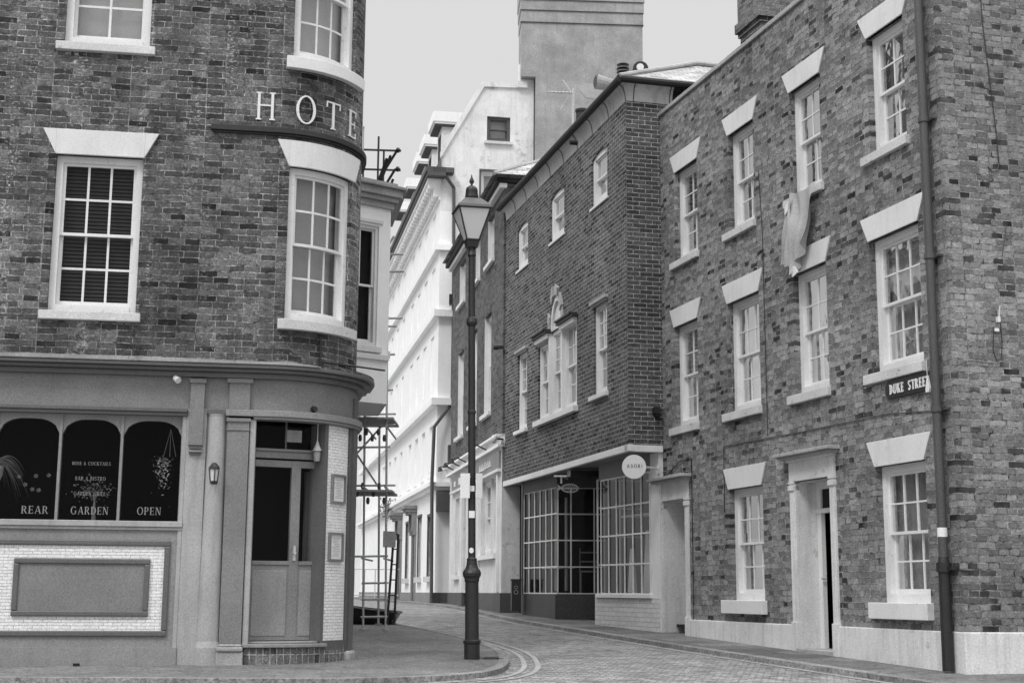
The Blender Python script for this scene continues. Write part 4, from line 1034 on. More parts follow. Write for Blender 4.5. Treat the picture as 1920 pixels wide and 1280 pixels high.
# ================================================================== 4. brick shop building
PB = Path((1.93, 23.4), -14.4, -1); PX = Path((1.93, 23.4), 75.6, 1)
shop = thing('brick_shop', 'dark brick building over a recessed shopfront with arched centre window', 'building', (1.2, 26, -.55))
tw = [(1.03, 1.95), (3.72, 4.70), (6.44, 7.34)]
m1, m2, m3 = (1.08, 1.84, 3.46, 5.09), (2.88, 5.58, 3.43, 5.12), (6.45, 7.22, 3.41, 5.07)
arch_o = (3.86, 4.66, 5.12, 5.80)
mb = MB(); mb.wall(PB, 0, 8.46, 2.42, 8.4, [(a, b, 6.94, 7.93) for a, b in tw] + [m1, m2, m3, arch_o], reveal=.07)
mb.build('wall', 'brick_shop', shop)
mb = MB(); mb.wall(PX, 0, 6.0, 2.42, 8.4, []); q = PX.at(6, 0, 0); q3 = PB.at(8.46, 0, 0); q4 = PB.at(8.46, -6, 0)
mb.quad([(q[0], q[1], -1 + E0), (q4[0], q4[1], -1 + E0), (q4[0], q4[1], 8.4 + E0), (q[0], q[1], 8.4 + E0)]); mb.quad([(q3[0], q3[1], 2.4 + E0), (q4[0], q4[1], 2.4 + E0), (q4[0], q4[1], 8.4 + E0), (q3[0], q3[1], 8.4 + E0)])
mb.build('end_wall', 'brick_end', shop)
mb = MB()
for a, b in tw: mb.box(PB, a - .3, b + .3, 6.6, 8.1, -1.2, -1.15)
mb.box(PB, .6, 7.6, 3.0, 6.2, -1.5, -1.45)
mb.build('room_back', 'mid_room', shop)
for a, b in tw:
    w = sash(shop, PB, a, b, 6.94, 7.93, r=.05, cols=1, rows=(1, 1), fw=.11, curtain_backing=('blind', 'flat'), glassm='glassmid', sill=(a - .06, b + .06, 6.89, 6.94, .03, 'white'))
    m = MB(); n = 12
    for i in range(n):
        x0, x1 = a + (b - a) * i / n, a + (b - a) * (i + 1) / n
        zf = lambda u: 7.85 + .075 * (1 - ((u - (a + b) / 2) / ((b - a) / 2)) ** 2)
        if zf(x0) < 7.93 or zf(x1) < 7.93: m.prism(PB, [(x0, zf(x0)), (x1, zf(x1)), (x1, 7.932), (x0, 7.932)], -.049, -.004)
    m.build('arch_head', 'brick_shop', w)
for o_ in (m1, m3):
    w = sash(shop, PB, *o_, r=.05, cols=2, rows=(3, 2), fw=.07, curtain_backing=('curtain', 'full'), glassm='glassmid', sill=(o_[0] - .06, o_[1] + .14, o_[2] - .08, o_[2], .07, 'white'))
    m = MB(); m.box(PB, o_[0] - .08, o_[1] + .08, o_[3] + .02, o_[3] + .08, 0, .07); m.box(PB, o_[0] - .04, o_[1] + .04, o_[3] - .02, o_[3] + .02, 0, .04); m.build('window_head', 'stone', w)
# three-light window with the arched centre
for (a, b, c, r_) in ((2.90, 3.78, 5.10, (2, 2)), (3.86, 4.66, 5.28, (3, 2)), (4.72, 5.56, 4.98, (2, 2))):
    w = sash(shop, PB, a, b, 3.43, c if c < 5.12 else 5.12, r=.05, cols=2, rows=r_, fw=.075, curtain_backing=('curtain', 'full'), glassm='glassmid')
    if c < 5.2:
        m = MB(); m.box(PB, a - .1, b + .12, 5.10, 5.15, -.05, .13); m.box(PB, a - .06, b + .08, 5.15, 5.19, -.05, .17); m.build('window_head', 'iron', w, bevel=.008)
        m = MB(); m.box(PB, a - .04, b + .04, 5.01, 5.10, -.05, .08); m.build('head_moulding', 'white', w)
        if c < 5: m = MB(); m.box(PB, a, b, 4.96, 5.02, -.1, .02); m.build('frieze', 'stone', w)
m = MB(); m.box(PB, 3.78, 3.86, 3.43, 5.12, -.1, .03); m.box(PB, 4.66, 4.72, 3.43, 5.12, -.1, .03); m.box(PB, 2.80, 5.66, 3.32, 3.43, -.06, .10); m.box(PB, 2.88, 2.9, 3.43, 5.12, -.1, .0)
m.build('window_surround', 'white', shop, bevel=.006)
n = 14; hx, hr = 4.26, .40
def az_(u, k=1): return 5.12 + max(0, hr * hr - (u - hx) ** 2) ** .5 * 1.68 * k
ar = MB(); bk_ = MB(); br = MB()
for i in range(n):
    x0, x1 = hx - hr + 2 * hr * i / n, hx - hr + 2 * hr * (i + 1) / n
    ar.prism(PB, [(x0, 5.12), (x1, 5.12), (x1, max(5.121, az_(x1))), (x0, max(5.121, az_(x0)))], -.07, -.05)
    bk_.prism(PB, [(x0, az_(x0)), (x1, az_(x1)), (x1, 5.805), (x0, 5.805)], -.069, -.003)
ah = ar.build('arched_head', 'blind', shop); bk_.build('arch_brick', 'brick_shop', ah)
m = MB()
for i in range(n):
    w0, w1 = math.pi * i / n, math.pi * (i + 1) / n
    f = lambda w, rr: (hx + rr * math.cos(w), 5.12 + rr * 1.68 * math.sin(w))
    m.prism(PB, [f(w0, .40), f(w1, .40), f(w1, .34), f(w0, .34)], -.05, -.0)
    if i not in (2, 3, 9): br = MB(); br.prism(PB, [f(w0, .41), f(w1, .41), f(w1, .52 + .02 * (i % 2)), f(w0, .52 + .02 * (i % 2))], 0, .03 + .012 * (i % 3)); br.build('arch_brick_stub', 'stone', ah)
m.build('arch_frame', 'white', ah)
# band and soffit over the shopfront
mb = MB(); mb.box(PB, -.10, 8.46, 2.31, 2.42, -.05, .03); mb.box(PX, -.03, .60, 2.311, 2.419, -.1, .03); mb.build('band', 'white', shop, bevel=.006)
mb = MB(); mb.quad([PB.at(0, 0, 2.33), PB.at(8.46, 0, 2.33), PB.at(8.46, -4, 2.33), PB.at(0, -4, 2.33)]); mb.build('soffit', 'plinth_mid', shop)
# eaves: coved boards in streaked grey, dark gutter
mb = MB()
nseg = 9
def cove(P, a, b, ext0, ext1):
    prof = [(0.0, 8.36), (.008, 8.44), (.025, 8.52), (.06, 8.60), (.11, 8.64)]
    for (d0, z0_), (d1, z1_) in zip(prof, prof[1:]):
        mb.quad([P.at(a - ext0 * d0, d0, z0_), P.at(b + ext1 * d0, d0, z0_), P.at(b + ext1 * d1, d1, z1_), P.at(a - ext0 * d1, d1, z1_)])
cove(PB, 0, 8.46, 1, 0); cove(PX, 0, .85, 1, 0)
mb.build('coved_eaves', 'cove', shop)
mb = MB()
def rib(P, u, side=0):
    prof = [(0.0, 8.355), (.012, 8.44), (.029, 8.52), (.064, 8.595), (.112, 8.635)]
    for (d0, z0_), (d1, z1_) in zip(prof, prof[1:]): mb.cyl(P.at(u, d0, z0_), P.at(u, d1, z1_), .008, n=5)
for k in range(1, 9): rib(PB, k * .94)
rib(PX, .14); rib(PX, .80); rib(PB, .0)
mb.build('eaves_joint', 'iron', shop)
mb = MB(); mb.cyl(PB.at(-.17, .15, 8.69), PB.at(8.5, .15, 8.67), .07, n=10); mb.cyl(PB.at(-.15, .15, 8.69), PX.at(1.6, .15, 8.69), .062, n=10); mb.cyl(PB.at(2.45, .12, 8.35), PB.at(2.45, .27, 8.35), .045, n=8)
mb.build('gutter', 'roofdark', shop)
# slate roof, two hipped spans
mb = MB()
def PT(u, n_, z): return PB.at(u, -n_, z)
eo = .17
for k in range(2):
    a, b = (k * 4.3 - (eo if k == 0 else 0)), 4.3 + k * 4.2 + (0 if k == 0 else 0)
    rz = 8.80 + 1.18
    c = (a + b) / 2
    A0, B0 = PT(a, -eo, 8.71), PT(b, -eo, 8.71); ap = PT(c, 2.1, rz); bkp = PT(c, 6, rz); A1, B1 = PT(a, 6, 8.71), PT(b, 6, 8.71)
    mb.quad([A0, B0, ap]); mb.quad([A1, A0, ap, bkp]); mb.quad([B0, B1, bkp, ap])
mb.build('roof', 'slate', shop)
mb = MB(); mb.tube([PT(-eo, -eo, 8.73), PT(2.0, 2.1, 9.99), PT(2.0, 6, 9.99)], .045, 8); mb.build('ridge_tiles', 'stone', shop)
# chimney stacks and pots on the roof
mb = MB(); mb.wbox((2.42, 27.9, 8.7), .62, .5, 1.62, 14); mb.wbox((1.52, 29.2, 8.7), .4, .5, 1.0, 14); mb.build('chimney', 'brick_stack', shop)
def pot(x, y, z, kind, lab):
    t = thing('chimney_pot', lab, 'chimney pot', (x, y, z), 'chimney pots on the shop roof')
    m = MB()
    if kind == 'louvre':
        m.lathe(x, y, [(.10, z), (.10, z + .1)], 14)
        for k in range(4): m.lathe(x, y, [(.07, z + .1 + k * .075), (.135, z + .10 + k * .075), (.12, z + .135 + k * .075), (.07, z + .16 + k * .075)], 14)
        m.lathe(x, y, [(.13, z + .41), (.10, z + .44), (.02, z + .45)], 14)
        m.build('pot_body', 'iron', t)
    if kind == 'horn':
        m.lathe(x, y, [(.10, z), (.11, z + .2)], 14); m.cyl((x, y, z + .15 + E0), (x - .42, y - .1, z + .2 + E0), .11, .155, n=14, cap=False); m.cyl((x - .42, y - .1, z + .2 + E0), (x - .40, y - .095, z + .2 + E0), .15, .13)
        m.build('pot_body', 'stone', t)
        m = MB(); m.cyl((x - .41, y - .1, z + .2 + E0), (x - .425, y - .105, z + .2 + E0), .125, .125); m.build('pot_mouth', 'black', t)
    if kind == 'ring':
        m.lathe(x, y, [(.10, z), (.09, z + .1)], 14); m.cyl((x, y - .1, z + .24 + E0), (x, y + .1, z + .24 + E0), .16, .16, n=18); m.build('pot_body', 'iron', t)
        m = MB(); m.cyl((x - .01, y - .115, z + .27 + E0), (x - .01, y - .1, z + .27 + E0), .075, .075, n=16); m.build('pot_mouth', 'white_paper', t)
    if kind == 'plain':
        m.lathe(x, y, [(.15, z), (.13, z + .1), (.115, z + .42), (.135, z + .45), (.135, z + .5), (.11, z + .5)], 14); m.build('pot_body', 'iron', t)
pot(2.24, 27.8, 10.28, 'louvre', 'ribbed dark louvred chimney pot, between the horn and ring pots'); pot(2.08, 27.55, 10.0, 'horn', 'pale horn shaped chimney cowl pointing left over the gutter')
pot(2.60, 27.85, 10.36, 'ring', 'round chimney cowl with a bright centre, rightmost on the roof'); pot(1.45, 29.1, 9.68, 'plain', 'plain dark chimney pot beside the television aerial')
t = thing('tv_aerial', 'pale television aerial with a long boom above the gutter', 'aerial', (1.27, 29, 9.6))
m = MB(); m.cyl((1.27, 29, 9.5 + E0), (1.27, 29, 10.62 + E0), .03, n=8); m.build('mast', 'metal', t)
m = MB(); m.cyl((1.27, 29, 10.52 + E0), (.74, 28.9, 10.5 + E0), .022, n=6)
for k in range(6): x = .78 + k * .08; m.cyl((x, 28.8, 10.50 + E0), (x, 29.0, 10.54 + E0), .008, n=5)
m.build('boom', 'metal', t)
m = MB(); m.cyl((1.22, 29, 10.54 + E0), (1.04, 29, 10.80 + E0), .018, n=6); m.cyl((1.18, 29, 10.46 + E0), (1.0, 29, 10.15 + E0), .008, n=5); m.build('reflector', 'metal', t)
# shopfront proper
SR = Path((2.45, 23.56), -19, -1)
mb = MB(); mb.box(SR, .0, .36, -1.0, 2.32, -.1, .0); mb.build('pillar', 'white', shop, bevel=.006)
mb = MB(); mb.box(SR, .36, 2.62, 2.02, 2.33, -.1, -.01); mb.build('fascia', 'plinth_mid', shop)
def bowwin(P, u0, u1, z0, z1, cols, rows, lab=None):
    g = MB()
    for i in range(cols + 1):
        u = u0 + (u1 - u0) * i / cols; g.box(P, u - .014, u + .014, z0, z1, -.010, .008)
    for i in range(rows + 1):
        z = z0 + (z1 - z0) * i / rows; g.box(P, u0, u1, z - .013, z + .013, -.008, .006)
    w = g.build('shop_window', 'white', shop, label=lab)
    p = MB(); p.fquad(P, u0, u1, z0, z1, -.012); p.build('pane', 'glassbow', w)
    return w
w = bowwin(SR, .38, 2.50, .0, 2.02, 6, 5 if False else 4, 'white small paned shop window next to the door')
m = MB(); m.box(SR, .30, 2.66, -.07, .0, -.1, .06); m.build('sill', 'white', w, bevel=.006)
M['brick_white'] = brick('white_painted_brick', .6, .68, .42, dark=.55, darkfrac=-1, bw_=.225, rh=.076, ms=.005, stain=.06, warp=.002, grain=.12, frogs=.06)
m = MB(); m.box(SR, .02, 2.66, -1.0, -.07, -.1, .02); se = SR.at(2.66, .02, 0); SRr = Path((se[0], se[1]), 72, 1)
m.box(SRr, 0, .9, -1.0, -.07, -.1, 0); m.build('stallriser', 'brick_white', shop)
w = bowwin(SRr, .02, .9, .0, 2.05, 2, 4)
# left window: along the street, then turned into the doorway
LA, LB = (.28, 30.42), (.93, 28.3)
azl = math.degrees(math.atan2(LA[0] - LB[0], LA[1] - LB[1])); Ll = math.hypot(LA[0] - LB[0], LA[1] - LB[1])
SL = Path(LB, azl, -1)
w = bowwin(SL, 0, Ll, .0, 2.08, 6, 4)
SF = Path(LB, 90, 1)
g = MB()
for u in (.0, .26, .72, .92): g.box(SF, u - .014, u + .014, .0, 2.06, -.03, .015)
for i in range(5): z = 2.06 * i / 4; g.box(SF, 0, .95, z - .012, z + .012, -.028, .012)
w = g.build('shop_window', 'white', shop, label='wide paned shop window facing down the street')
p = MB(); p.fquad(SF, 0, .95, 0, 2.06, -.012); p.build('pane', 'glassshop', w)
m = MB(); m.box(SL, 0, Ll, -1, -.02, -.1, .03); m.box(SF, -.05, 1.2, -1, -.02, -.1, .02); m.build('stallriser', 'plinth_dark', shop)
m = MB(); m.box(SL, 0, Ll + .1, 2.08, 2.33, -.1, .02); m.box(SF, -.02, 2.2, 2.06, 2.33, -.1, .015); m.build('fascia', 'plinth_dark', shop)
m = MB(); m.box(SL, Ll, Ll + .1, -.4, 2.33, -.15, .03); m.build('end_post', 'black', shop)
m = MB(); m.box(SF, .96, 1.0, -.4, 2.1, -1.4, 0); m.box(SF, 1.0, 2.3, -.5, 2.1, -1.45, -1.4); m.build('shop_door', 'dark_room', shop)
m = MB(); q = SF.at(0, 0, 0)
m.wbox((3.6, 27.5, -.52), 3.6, 9, .04, 14); m.wbox((3.2, 31.4, -.5), 6, .1, 3, 0); m.wbox((4.9, 27, -.5), .1, 9, 3, 14); m.build('shop_room', 'dark_room', shop)
m = MB(); m.box(SF, .05, .95, -.1, 2.3, -1.7, -1.65); m.build('shop_partition', 'dark_room', shop)
# stock seen through the glass
for (u, w_, z1_) in ((.75, .35, .95), (1.5, .4, 1.1), (2.2, .3, .8)):
    m = MB(); m.prism(SR, [(u - w_ / 2, .02), (u + w_ / 2, .02), (u + w_ * .12, z1_), (u - w_ * .12, z1_)], -.5, -.45); m.build('display_garment', 'blind', shop)
for P_, a_, b_, z_, c_ in ((SR, .9, 2.3, 1.35, .3), (SR, .5, 1.2, .72, .3), (SL, .4, 1.6, .5, .2)):
    m = MB(); m.box(P_, a_, b_, z_, z_ + .03, -c_ - .3, -c_); m.build('display_shelf', 'blind', shop)
for k in range(3): 
    m = MB(); m.box(SL, .3 + k * .62, .42 + k * .62, .05, 1.9, -.32, -.29); m.build('display_curtain', 'dimcurtain', shop)
m = MB(); qq = SF.at(.62, -.6, 0)
m.box(SF, .45, .85, .42, .45, -.7, -.3)
for a_ in (.46, .82): m.box(SF, a_, a_ + .02, 0, .9, -.7, -.68); m.box(SF, a_, a_ + .02, 0, .43, -.32, -.3)
m.box(SF, .46, .84, .62, .65, -.7, -.68); m.box(SF, .46, .84, .8, .83, -.7, -.68)
tag(m.build('chair', 'plinth_mid'), 'dim slatted chair behind the wide panes of the shop window', 'chair')
# round sign and oval hanging sign
def disc(m, c, r, ax, th, n=40): m.cyl(tuple(Vector(c) - Vector(ax) * th / 2), tuple(Vector(c) + Vector(ax) * th / 2), r, n=n)
t = thing('round_sign', 'round white projecting sign with small dark letters ASOBI', 'sign', (1.97, 23.2, 1.8))
RS = Path((2.0, 23.15), 94, 1); dcx = .0
m = MB(); disc(m, RS.at(0, 0, 2.035), .195, (RS.d[1], -RS.d[0], 0), .05); m.build('disc', 'white_paper', t)
m = MB(); text(m, RS, 'ASOBI', 0.01, 2.02, .055, .026, .003, wf=1.0, track=.28, T=.15, t=.1, sf=.02); m.build('lettering', 'plinth_dark', t)
m = MB(); m.cyl(RS.at(.19, 0, 2.03), (2.42, 23.5, 2.03 + E0), .018); m.box(SR, -.02, .05, 1.96, 2.1, 0, .03); m.build('arm', 'white', t)
t = thing('fish_sign', 'fish shaped openwork sign hanging from a pale bracket over the shop window', 'sign', (1.0, 26.9, 1.75))
FS = Path((.88, 26.6), 90, 1)
m = MB(); n = 20
for i in range(n):
    w0, w1 = 2 * math.pi * i / n, 2 * math.pi * (i + 1) / n
    f = lambda w, k: (.22 + .165 * k * math.cos(w), 1.93 + .085 * k * math.sin(w))
    m.prism(FS, [f(w0, 1), f(w1, 1), f(w1, .82), f(w0, .82)], 0, .02)
m.build('outline', 'hotel_light', t)
m = MB(); m.prism(FS, [(.07, 1.93), (-.02, 2.01), (.005, 1.93), (-.03, 1.86)], .004, .018); m.build('tail', 'hotel_light', t)
m = MB()
for i in range(9):
    for j in range(4):
        u = .07 + i * .036 + (.018 if j % 2 else 0); z = 1.875 + j * .034
        if ((u - .22) / .15) ** 2 + ((z - 1.93) / .075) ** 2 < 1: m.prism(FS, [(u - .014, z), (u, z - .013), (u + .014, z), (u, z + .013)], .004, .016)
m.box(FS, .06, .38, 1.927, 1.935, .006, .014)
m.build('scales', 'hotel_light', t)
m = MB(); m.cyl(FS.at(.06, .01, 2.02), FS.at(.06, .01, 2.14), .018); m.box(FS, -.08, .16, 2.14, 2.165, -.06, .08); m.cyl(FS.at(.06, -.0, 2.15), FS.at(.2, -.6, 2.15), .012); m.build('bracket', 'white', t)
t = thing('floodlight_box', 'black floodlight box high under the shop soffit', 'light', (1.4, 26.4, 2.2))
m = MB(); m.box(Path((1.15, 26.9), 80, 1), -.05, .55, 2.17, 2.29, -.2, .1); m.build('light_housing', 'black', t)
# bin by the white corner
t = thing('litter_bin', 'narrow black litter bin standing against the white corner wall', 'bin', (.10, 30.3, -.35))
m = MB(); m.wbox((.12, 30.22, -.36), .2, .2, .62, 5); m.wbox((.12, 30.22, .26), .23, .23, .03, 5); m.build('bin_body', 'black', t, bevel=.01)
m = MB(); BQ = Path((.02, 30.11), 90, 1); 
for (zc, rr) in ((.12, .04), (.02, .05)):
    for i in range(14):
        w0, w1 = 2 * math.pi * i / 14, 2 * math.pi * (i + 1) / 14; m.prism(BQ, [(.1 + rr * math.cos(w0), zc + rr * math.sin(w0)), (.1 + rr * math.cos(w1), zc + rr * math.sin(w1)), (.1 + rr * .6 * math.cos(w1), zc + rr * .6 * math.sin(w1)), (.1 + rr * .6 * math.cos(w0), zc + rr * .6 * math.sin(w0))], -.012, .004)
m.build('bin_emblem', 'plinth_mid', t)
m = MB(); m.box(PX, .42, .52, 2.95, 3.05, 0, .14); m.box(PX, .45, .55, 2.9, 2.95, 0, .1); tag(m.build('wall_camera', 'black'), 'small black camera on the brick shop corner by the terrace', 'camera')

# ================================================================== 5. brick building with white ground floor
PC = Path((-.2, 31.5), -10, -1)
b3 = thing('brick_house', 'tall brick house with white painted ground floor beyond the shop', 'building', (-.9, 35, -.35))
wt = [(1.35, 2.35, 7.82, 8.95), (3.55, 4.30, 7.82, 8.95), (6.15, 7.3, 7.80, 8.95)]
wm = [(1.66, 2.72, 4.2, 6.6), (6.26, 7.36, 4.15, 6.45), (3.9, 4.9, 4.2, 6.6)]
mb = MB(); mb.wall(PC, 0, 8.7, 3.44, 9.3, wt + wm, reveal=.12)
PD = Path((-.2, 31.5), 80, 1); mb.wall(PD, 0, 6, -.6, 9.3, []); w8 = PC.at(8.7, 0, 0); PDd = Path((w8[0], w8[1]), 80, 1); mb.wall(PDd, 0, 6, -.6, 9.3, [])
mb.build('wall', 'brick_far', b3)
mb = MB(); 
for o_ in wt + wm: mb.box(PC, o_[0] - .2, o_[1] + .2, o_[2] - .2, o_[3] + .2, -.95, -.9)
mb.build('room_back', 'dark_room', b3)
for o_ in wt + wm:
    sash(b3, PC, *o_, r=.11, cols=1, rows=(1, 1), fw=.09, glassm='glassmid', curtain_backing=('dimcurtain', 'flat'), sill=(o_[0] - .05, o_[1] + .18, o_[2] - .1, o_[2], .08, 'white'))
    m = MB(); m.box(PC, o_[1] - .03, o_[1] - .006, o_[2], o_[3], -.11, -.005); m.build('reveal_lining', 'white', b3)
mb = MB(); mb.box(PC, -.15, 8.9, 9.24, 9.34, -.1, .2); mb.box(PD, -.2, 2.2, 9.241, 9.34, -.1, .15); mb.build('gutter', 'roofdark', b3)
mb = MB(); mb.box(PC, -.1, 8.8, 9.12, 9.22, -.05, .12); mb.build('eaves_board', 'white', b3)
mb = MB(); A0, B0 = PC.at(-.3, .3, 9.38), PC.at(8.9, .3, 9.38); A1, B1 = PC.at(-.3, -7, 9.38), PC.at(8.9, -7, 9.38); r0, r1 = PC.at(3.2, -3.4, 11.5), PC.at(6, -3.4, 11.5)
mb.quad([A0, B0, r1, r0]); mb.quad([A1, A0, r0]); mb.quad([B0, B1, r1]); mb.quad([B1, A1, r0, r1]); mb.build('roof', 'slate', b3)
mb = MB(); mb.tube([A0, r0, r1], .05, 6); mb.build('ridge_tiles', 'stone', b3)
gw = (.62, 3.0, .86, 2.62); gd = (5.15, 5.95, -.5, 2.5); gw2 = (6.72, 7.5, .45, 2.5); gw3 = (3.45, 4.0, .86, 2.62)
mb = MB(); mb.wall(PC, 0, 8.7, .0, 3.2, [gw, (5.15, 5.95, 0, 2.5), gw2], reveal=.15)
mb.wall(PD, 0, .45, .0, 3.2, []); mb.build('ground_floor_wall', 'plinth', b3)
mb = MB(); mb.box(PD, .001, .5, -.0, 2.32, -.05, .003); mb.build('corner_wall', 'plinth', b3)
mb = MB(); mb.box(PC, -.05, 9.0, 3.2, 3.27, -.05, .10); mb.box(PC, -.08, 9.2, 3.27, 3.46, -.05, .05); mb.box(PC, -.08, 9.2, 3.42, 3.47, -.05, .16); mb.build('cornice', 'stucco', b3)
mb = MB(); mb.box(PC, .15, 8.0, 2.72, 3.12, 0, .05); mb.build('fascia', 'plinth_mid', b3)
mb = MB(); mb.box(PC, .1, 8.1, 2.66, 2.72, 0, .09); mb.build('fascia_moulding', 'white', b3)
mb = MB(); mb.box(PC, -.02, 5.15, -.6, .0, -.05, .03); mb.box(PC, 5.95, 8.7, -.6, .0, -.05, .03); mb.box(PD, -.0, .55, -.6, .001, -.05, .03); mb.build('plinth', 'plinth_dark', b3)
for (a, b) in ((gw[0], 1.78), (1.84, gw[1])):
    sash(b3, PC, a, b, gw[2], gw[3], r=.12, cols=2, rows=(2, 2), fw=.1, bar_=.03, glassm='glassmid', curtain_backing=('blind', 'lower'))
m = MB(); m.box(PC, 1.78, 1.84, gw[2], gw[3], -.15, -.05); m.box(PC, gw[0] - .1, gw[1] + .15, gw[2] - .1, gw[2], -.1, .1); m.build('window_sill', 'white', b3)
sash(b3, PC, *gw2, r=.08, cols=1, rows=(1, 1), fw=.08, glassm='glassmid', curtain_backing=('blind', 'flat'), sill=(6.65, 7.6, .34, .45, .1, 'white'))
m = MB(); m.box(PC, 5.15, 5.95, -.5, 2.1, -.2, -.14); m.box(PC, 5.15, 5.95, 2.14, 2.5, -.2, -.14); m.build('door', 'hotel_light', b3)
m = MB(); m.box(PC, 5.02, 5.13, .02, 2.55, 0, .05); m.box(PC, 5.97, 6.08, .02, 2.55, 0, .05); m.box(PC, 4.35, 4.5, .02, 2.6, 0, .06); m.box(PC, 3.1, 3.2, .02, 2.6, 0, .05); m.box(PC, .35, .5, .02, 2.62, 0, .05); m.build('pilaster', 'white', b3)
m = MB(); m.box(PC, 6.1, 6.16, .3, 2.4, .0, .05); m.build('drainpipe', 'white', b3)
m = MB(); m.box(PC, 4.12, 4.3, 1.0, 1.3, 0, .12); m.build('letter_box', 'metal', b3)
mb = MB(); mb.box(PC, -.3, 8.5, 2.6, 3.0, -.9, -.85); mb.box(PC, .3, 3.3, .4, 3, -.9, -.84); mb.build('room_back', 'mid_room', b3)
# fascia sign, partly readable squiggle of pale script, and three swan lamps
t = thing('shop_fascia_sign', 'pale script lettering on the dark fascia of the white ground floor', 'sign', PC.at(1.5, .06, 2.8)[:2] + (2.8,))
m = MB(); u = 3.0
for w_ in (.28, .2, .34, .16, .3, .22, .3):
    m.box(PC, u - w_ * .8, u, 2.86 + random.uniform(-.01, .01), 2.9, .05, .062); m.box(PC, u - w_ * .2, u - w_ * .1, 2.86, 3.02, .05, .062); m.box(PC, u - w_ * .6, u - w_ * .5, 2.86, 2.98, .05, .062); u -= w_
m.build('script', 'white_paper', t)
m = MB(); m.box(PC, 6.2, 6.6, 2.82, 3.0, .05, .06); m.box(PC, 7.2, 7.5, 2.83, 2.97, .05, .06); m.build('small_plate', 'white_paper', t)
for k, (u, lb) in enumerate(((1.9, 'black swan lamp on the white cornice, nearest the brick shop'), (5.2, 'black swan lamp on the white cornice, second from the brick shop'), (6.4, 'black swan lamp on the white cornice, third from the brick shop'), (7.6, 'black swan lamp on the white cornice, farthest from the brick shop'))):
    t = thing('swan_lamp', lb, 'lamp', PC.at(u, .1, 3.3)[:2] + (3.3,), 'swan lamps over the shop fascia')
    m = MB(); m.tube([PC.at(u, .05, 3.3), PC.at(u, .3, 3.42), PC.at(u, .45, 3.36)], .018, 6); m.cyl(PC.at(u, .45, 3.38), PC.at(u, .42, 3.26), .03, .08, n=10); m.build('lamp_arm', 'black', t)
t = thing('globe_lamp', 'small pale globe lamp at the corner of the white cornice', 'lamp', PC.at(-.3, .1, 3.1)[:2] + (3.1,))
m = MB(); q = PC.at(-.18, .22, 0); m.lathe(q[0], q[1], [(.02, 3.24), (.055, 3.28), (.07, 3.34), (.055, 3.40), (.02, 3.43)], 12); m.build('globe', 'lampglass', t, smooth=True)
m = MB(); m.cyl(PC.at(-.1, 0, 3.35), PC.at(-.18, .15, 3.35), .02); m.build('bracket', 'black', t)
m = MB(); m.box(PC, -.10, -.04, 5.38, 5.45, 0, .16); m.cyl(PC.at(-.07, .12, 5.41), PC.at(-.07, .24, 5.40), .05); tag(m.build('security_camera', 'black'), 'small black security camera on the joint between the brick houses', 'camera')

# ================================================================== 6. long white stucco building
PW = Path((-2.16, 41.1), -10.6, -1); PG = Path((-2.16, 41.1), 79.4, 1)
wh = thing('stucco_building', 'long white stucco building with modillion cornice and mansard dormers', 'building', (-3, 46, -.3))
slits = [1.35, 3.2, 5.0, 6.8, 9.5, 11.5, 13.5, 15.8]
wops = []
for u in slits:
    wops += [(u - .4, u + .4, 3.45, 4.9, .09), (u - .4, u + .4, 6.0, 7.6, .05), (u - .4, u + .4, 8.6, 9.7, .05), (u - .4, u + .4, 10.5, 11.4, .05)]
gops = [(.8, 1.55, .46, 2.2), (3.2, 3.95, .46, 2.3), (4.55, 5.35, -.3, 2.5), (6.5, 7.3, .45, 2.25), (8.7, 9.5, -.3, 2.5)]
mb = MB(); mb.wall(PW, 0, 26, -.6, 12.3, wops + gops, reveal=.14); mb.wall(PG, 0, 10, -.6, 11.2, [])
mb.build('wall', 'stucco', wh)
# gable wall facing the camera
g1, g2 = (1.38, 2.10, 13.45, 14.25), (1.2, 2.03, 11.1, 12.5)
mb = MB()
mb.wall(PG, .28, 2.82, 11.2, 13.42, [(g2[0], g2[1], 11.2, 12.5)], reveal=.12); mb.wall(PG, 1.28, 2.82, 13.42, 15.2, [g1], reveal=.12)
mb.quad([PG.at(.28, 0, 13.42), PG.at(1.28, 0, 13.42), PG.at(1.28, 0, 15.2)]); mb.quad([PG.at(0, 0, 11.2), PG.at(.28, 0, 11.2), PG.at(.28, 0, 13.42), PG.at(0, 0, 12.9)])
mb.prism(PG, [(2.38, 15.2), (2.82, 15.2), (2.82, 15.5), (2.62, 15.85), (2.38, 16.0)], -.3, .0)
mb.build('gable_wall', 'stucco2', wh)
mb = MB(); mb.prism(PG, [(.0, 12.86), (.28, 13.38), (1.28, 15.16), (2.40, 15.2), (2.40, 15.34), (1.18, 15.30), (.18, 13.46), (.0, 13.1)], -.3, .06); mb.prism(PG, [(2.3, 15.2), (2.6, 15.2), (2.6, 15.4), (2.3, 15.4)], -.1, .12); mb.build('verge_coping', 'stucco2', wh)
w = sash(wh, PG, *g1, r=.08, cols=1, rows=(1, 1), fw=.09, mat='plinth_dark', curtain_backing=('curtain', 'flat'), glassm='glassmid', sill=(1.3, 2.17, 13.36, 13.45, .1, 'sill'))
w = sash(wh, PG, g2[0], g2[1], 11.0, 12.5, r=.08, cols=1, rows=(1, 1), fw=.08, curtain_backing=('blind', 'flat'), glassm='glassmid')
m = MB(); m.box(PG, 1.16, 2.07, 12.5, 12.56, -.0, .05); m.box(PG, 1.16, 1.21, 11.3, 12.5, 0, .03); m.build('window_head', 'plinth_dark', wh)
pk0 = PG.at(2.38, .25, 0); PK = Path((pk0[0], pk0[1]), 86.5, 1); KW = 3.74
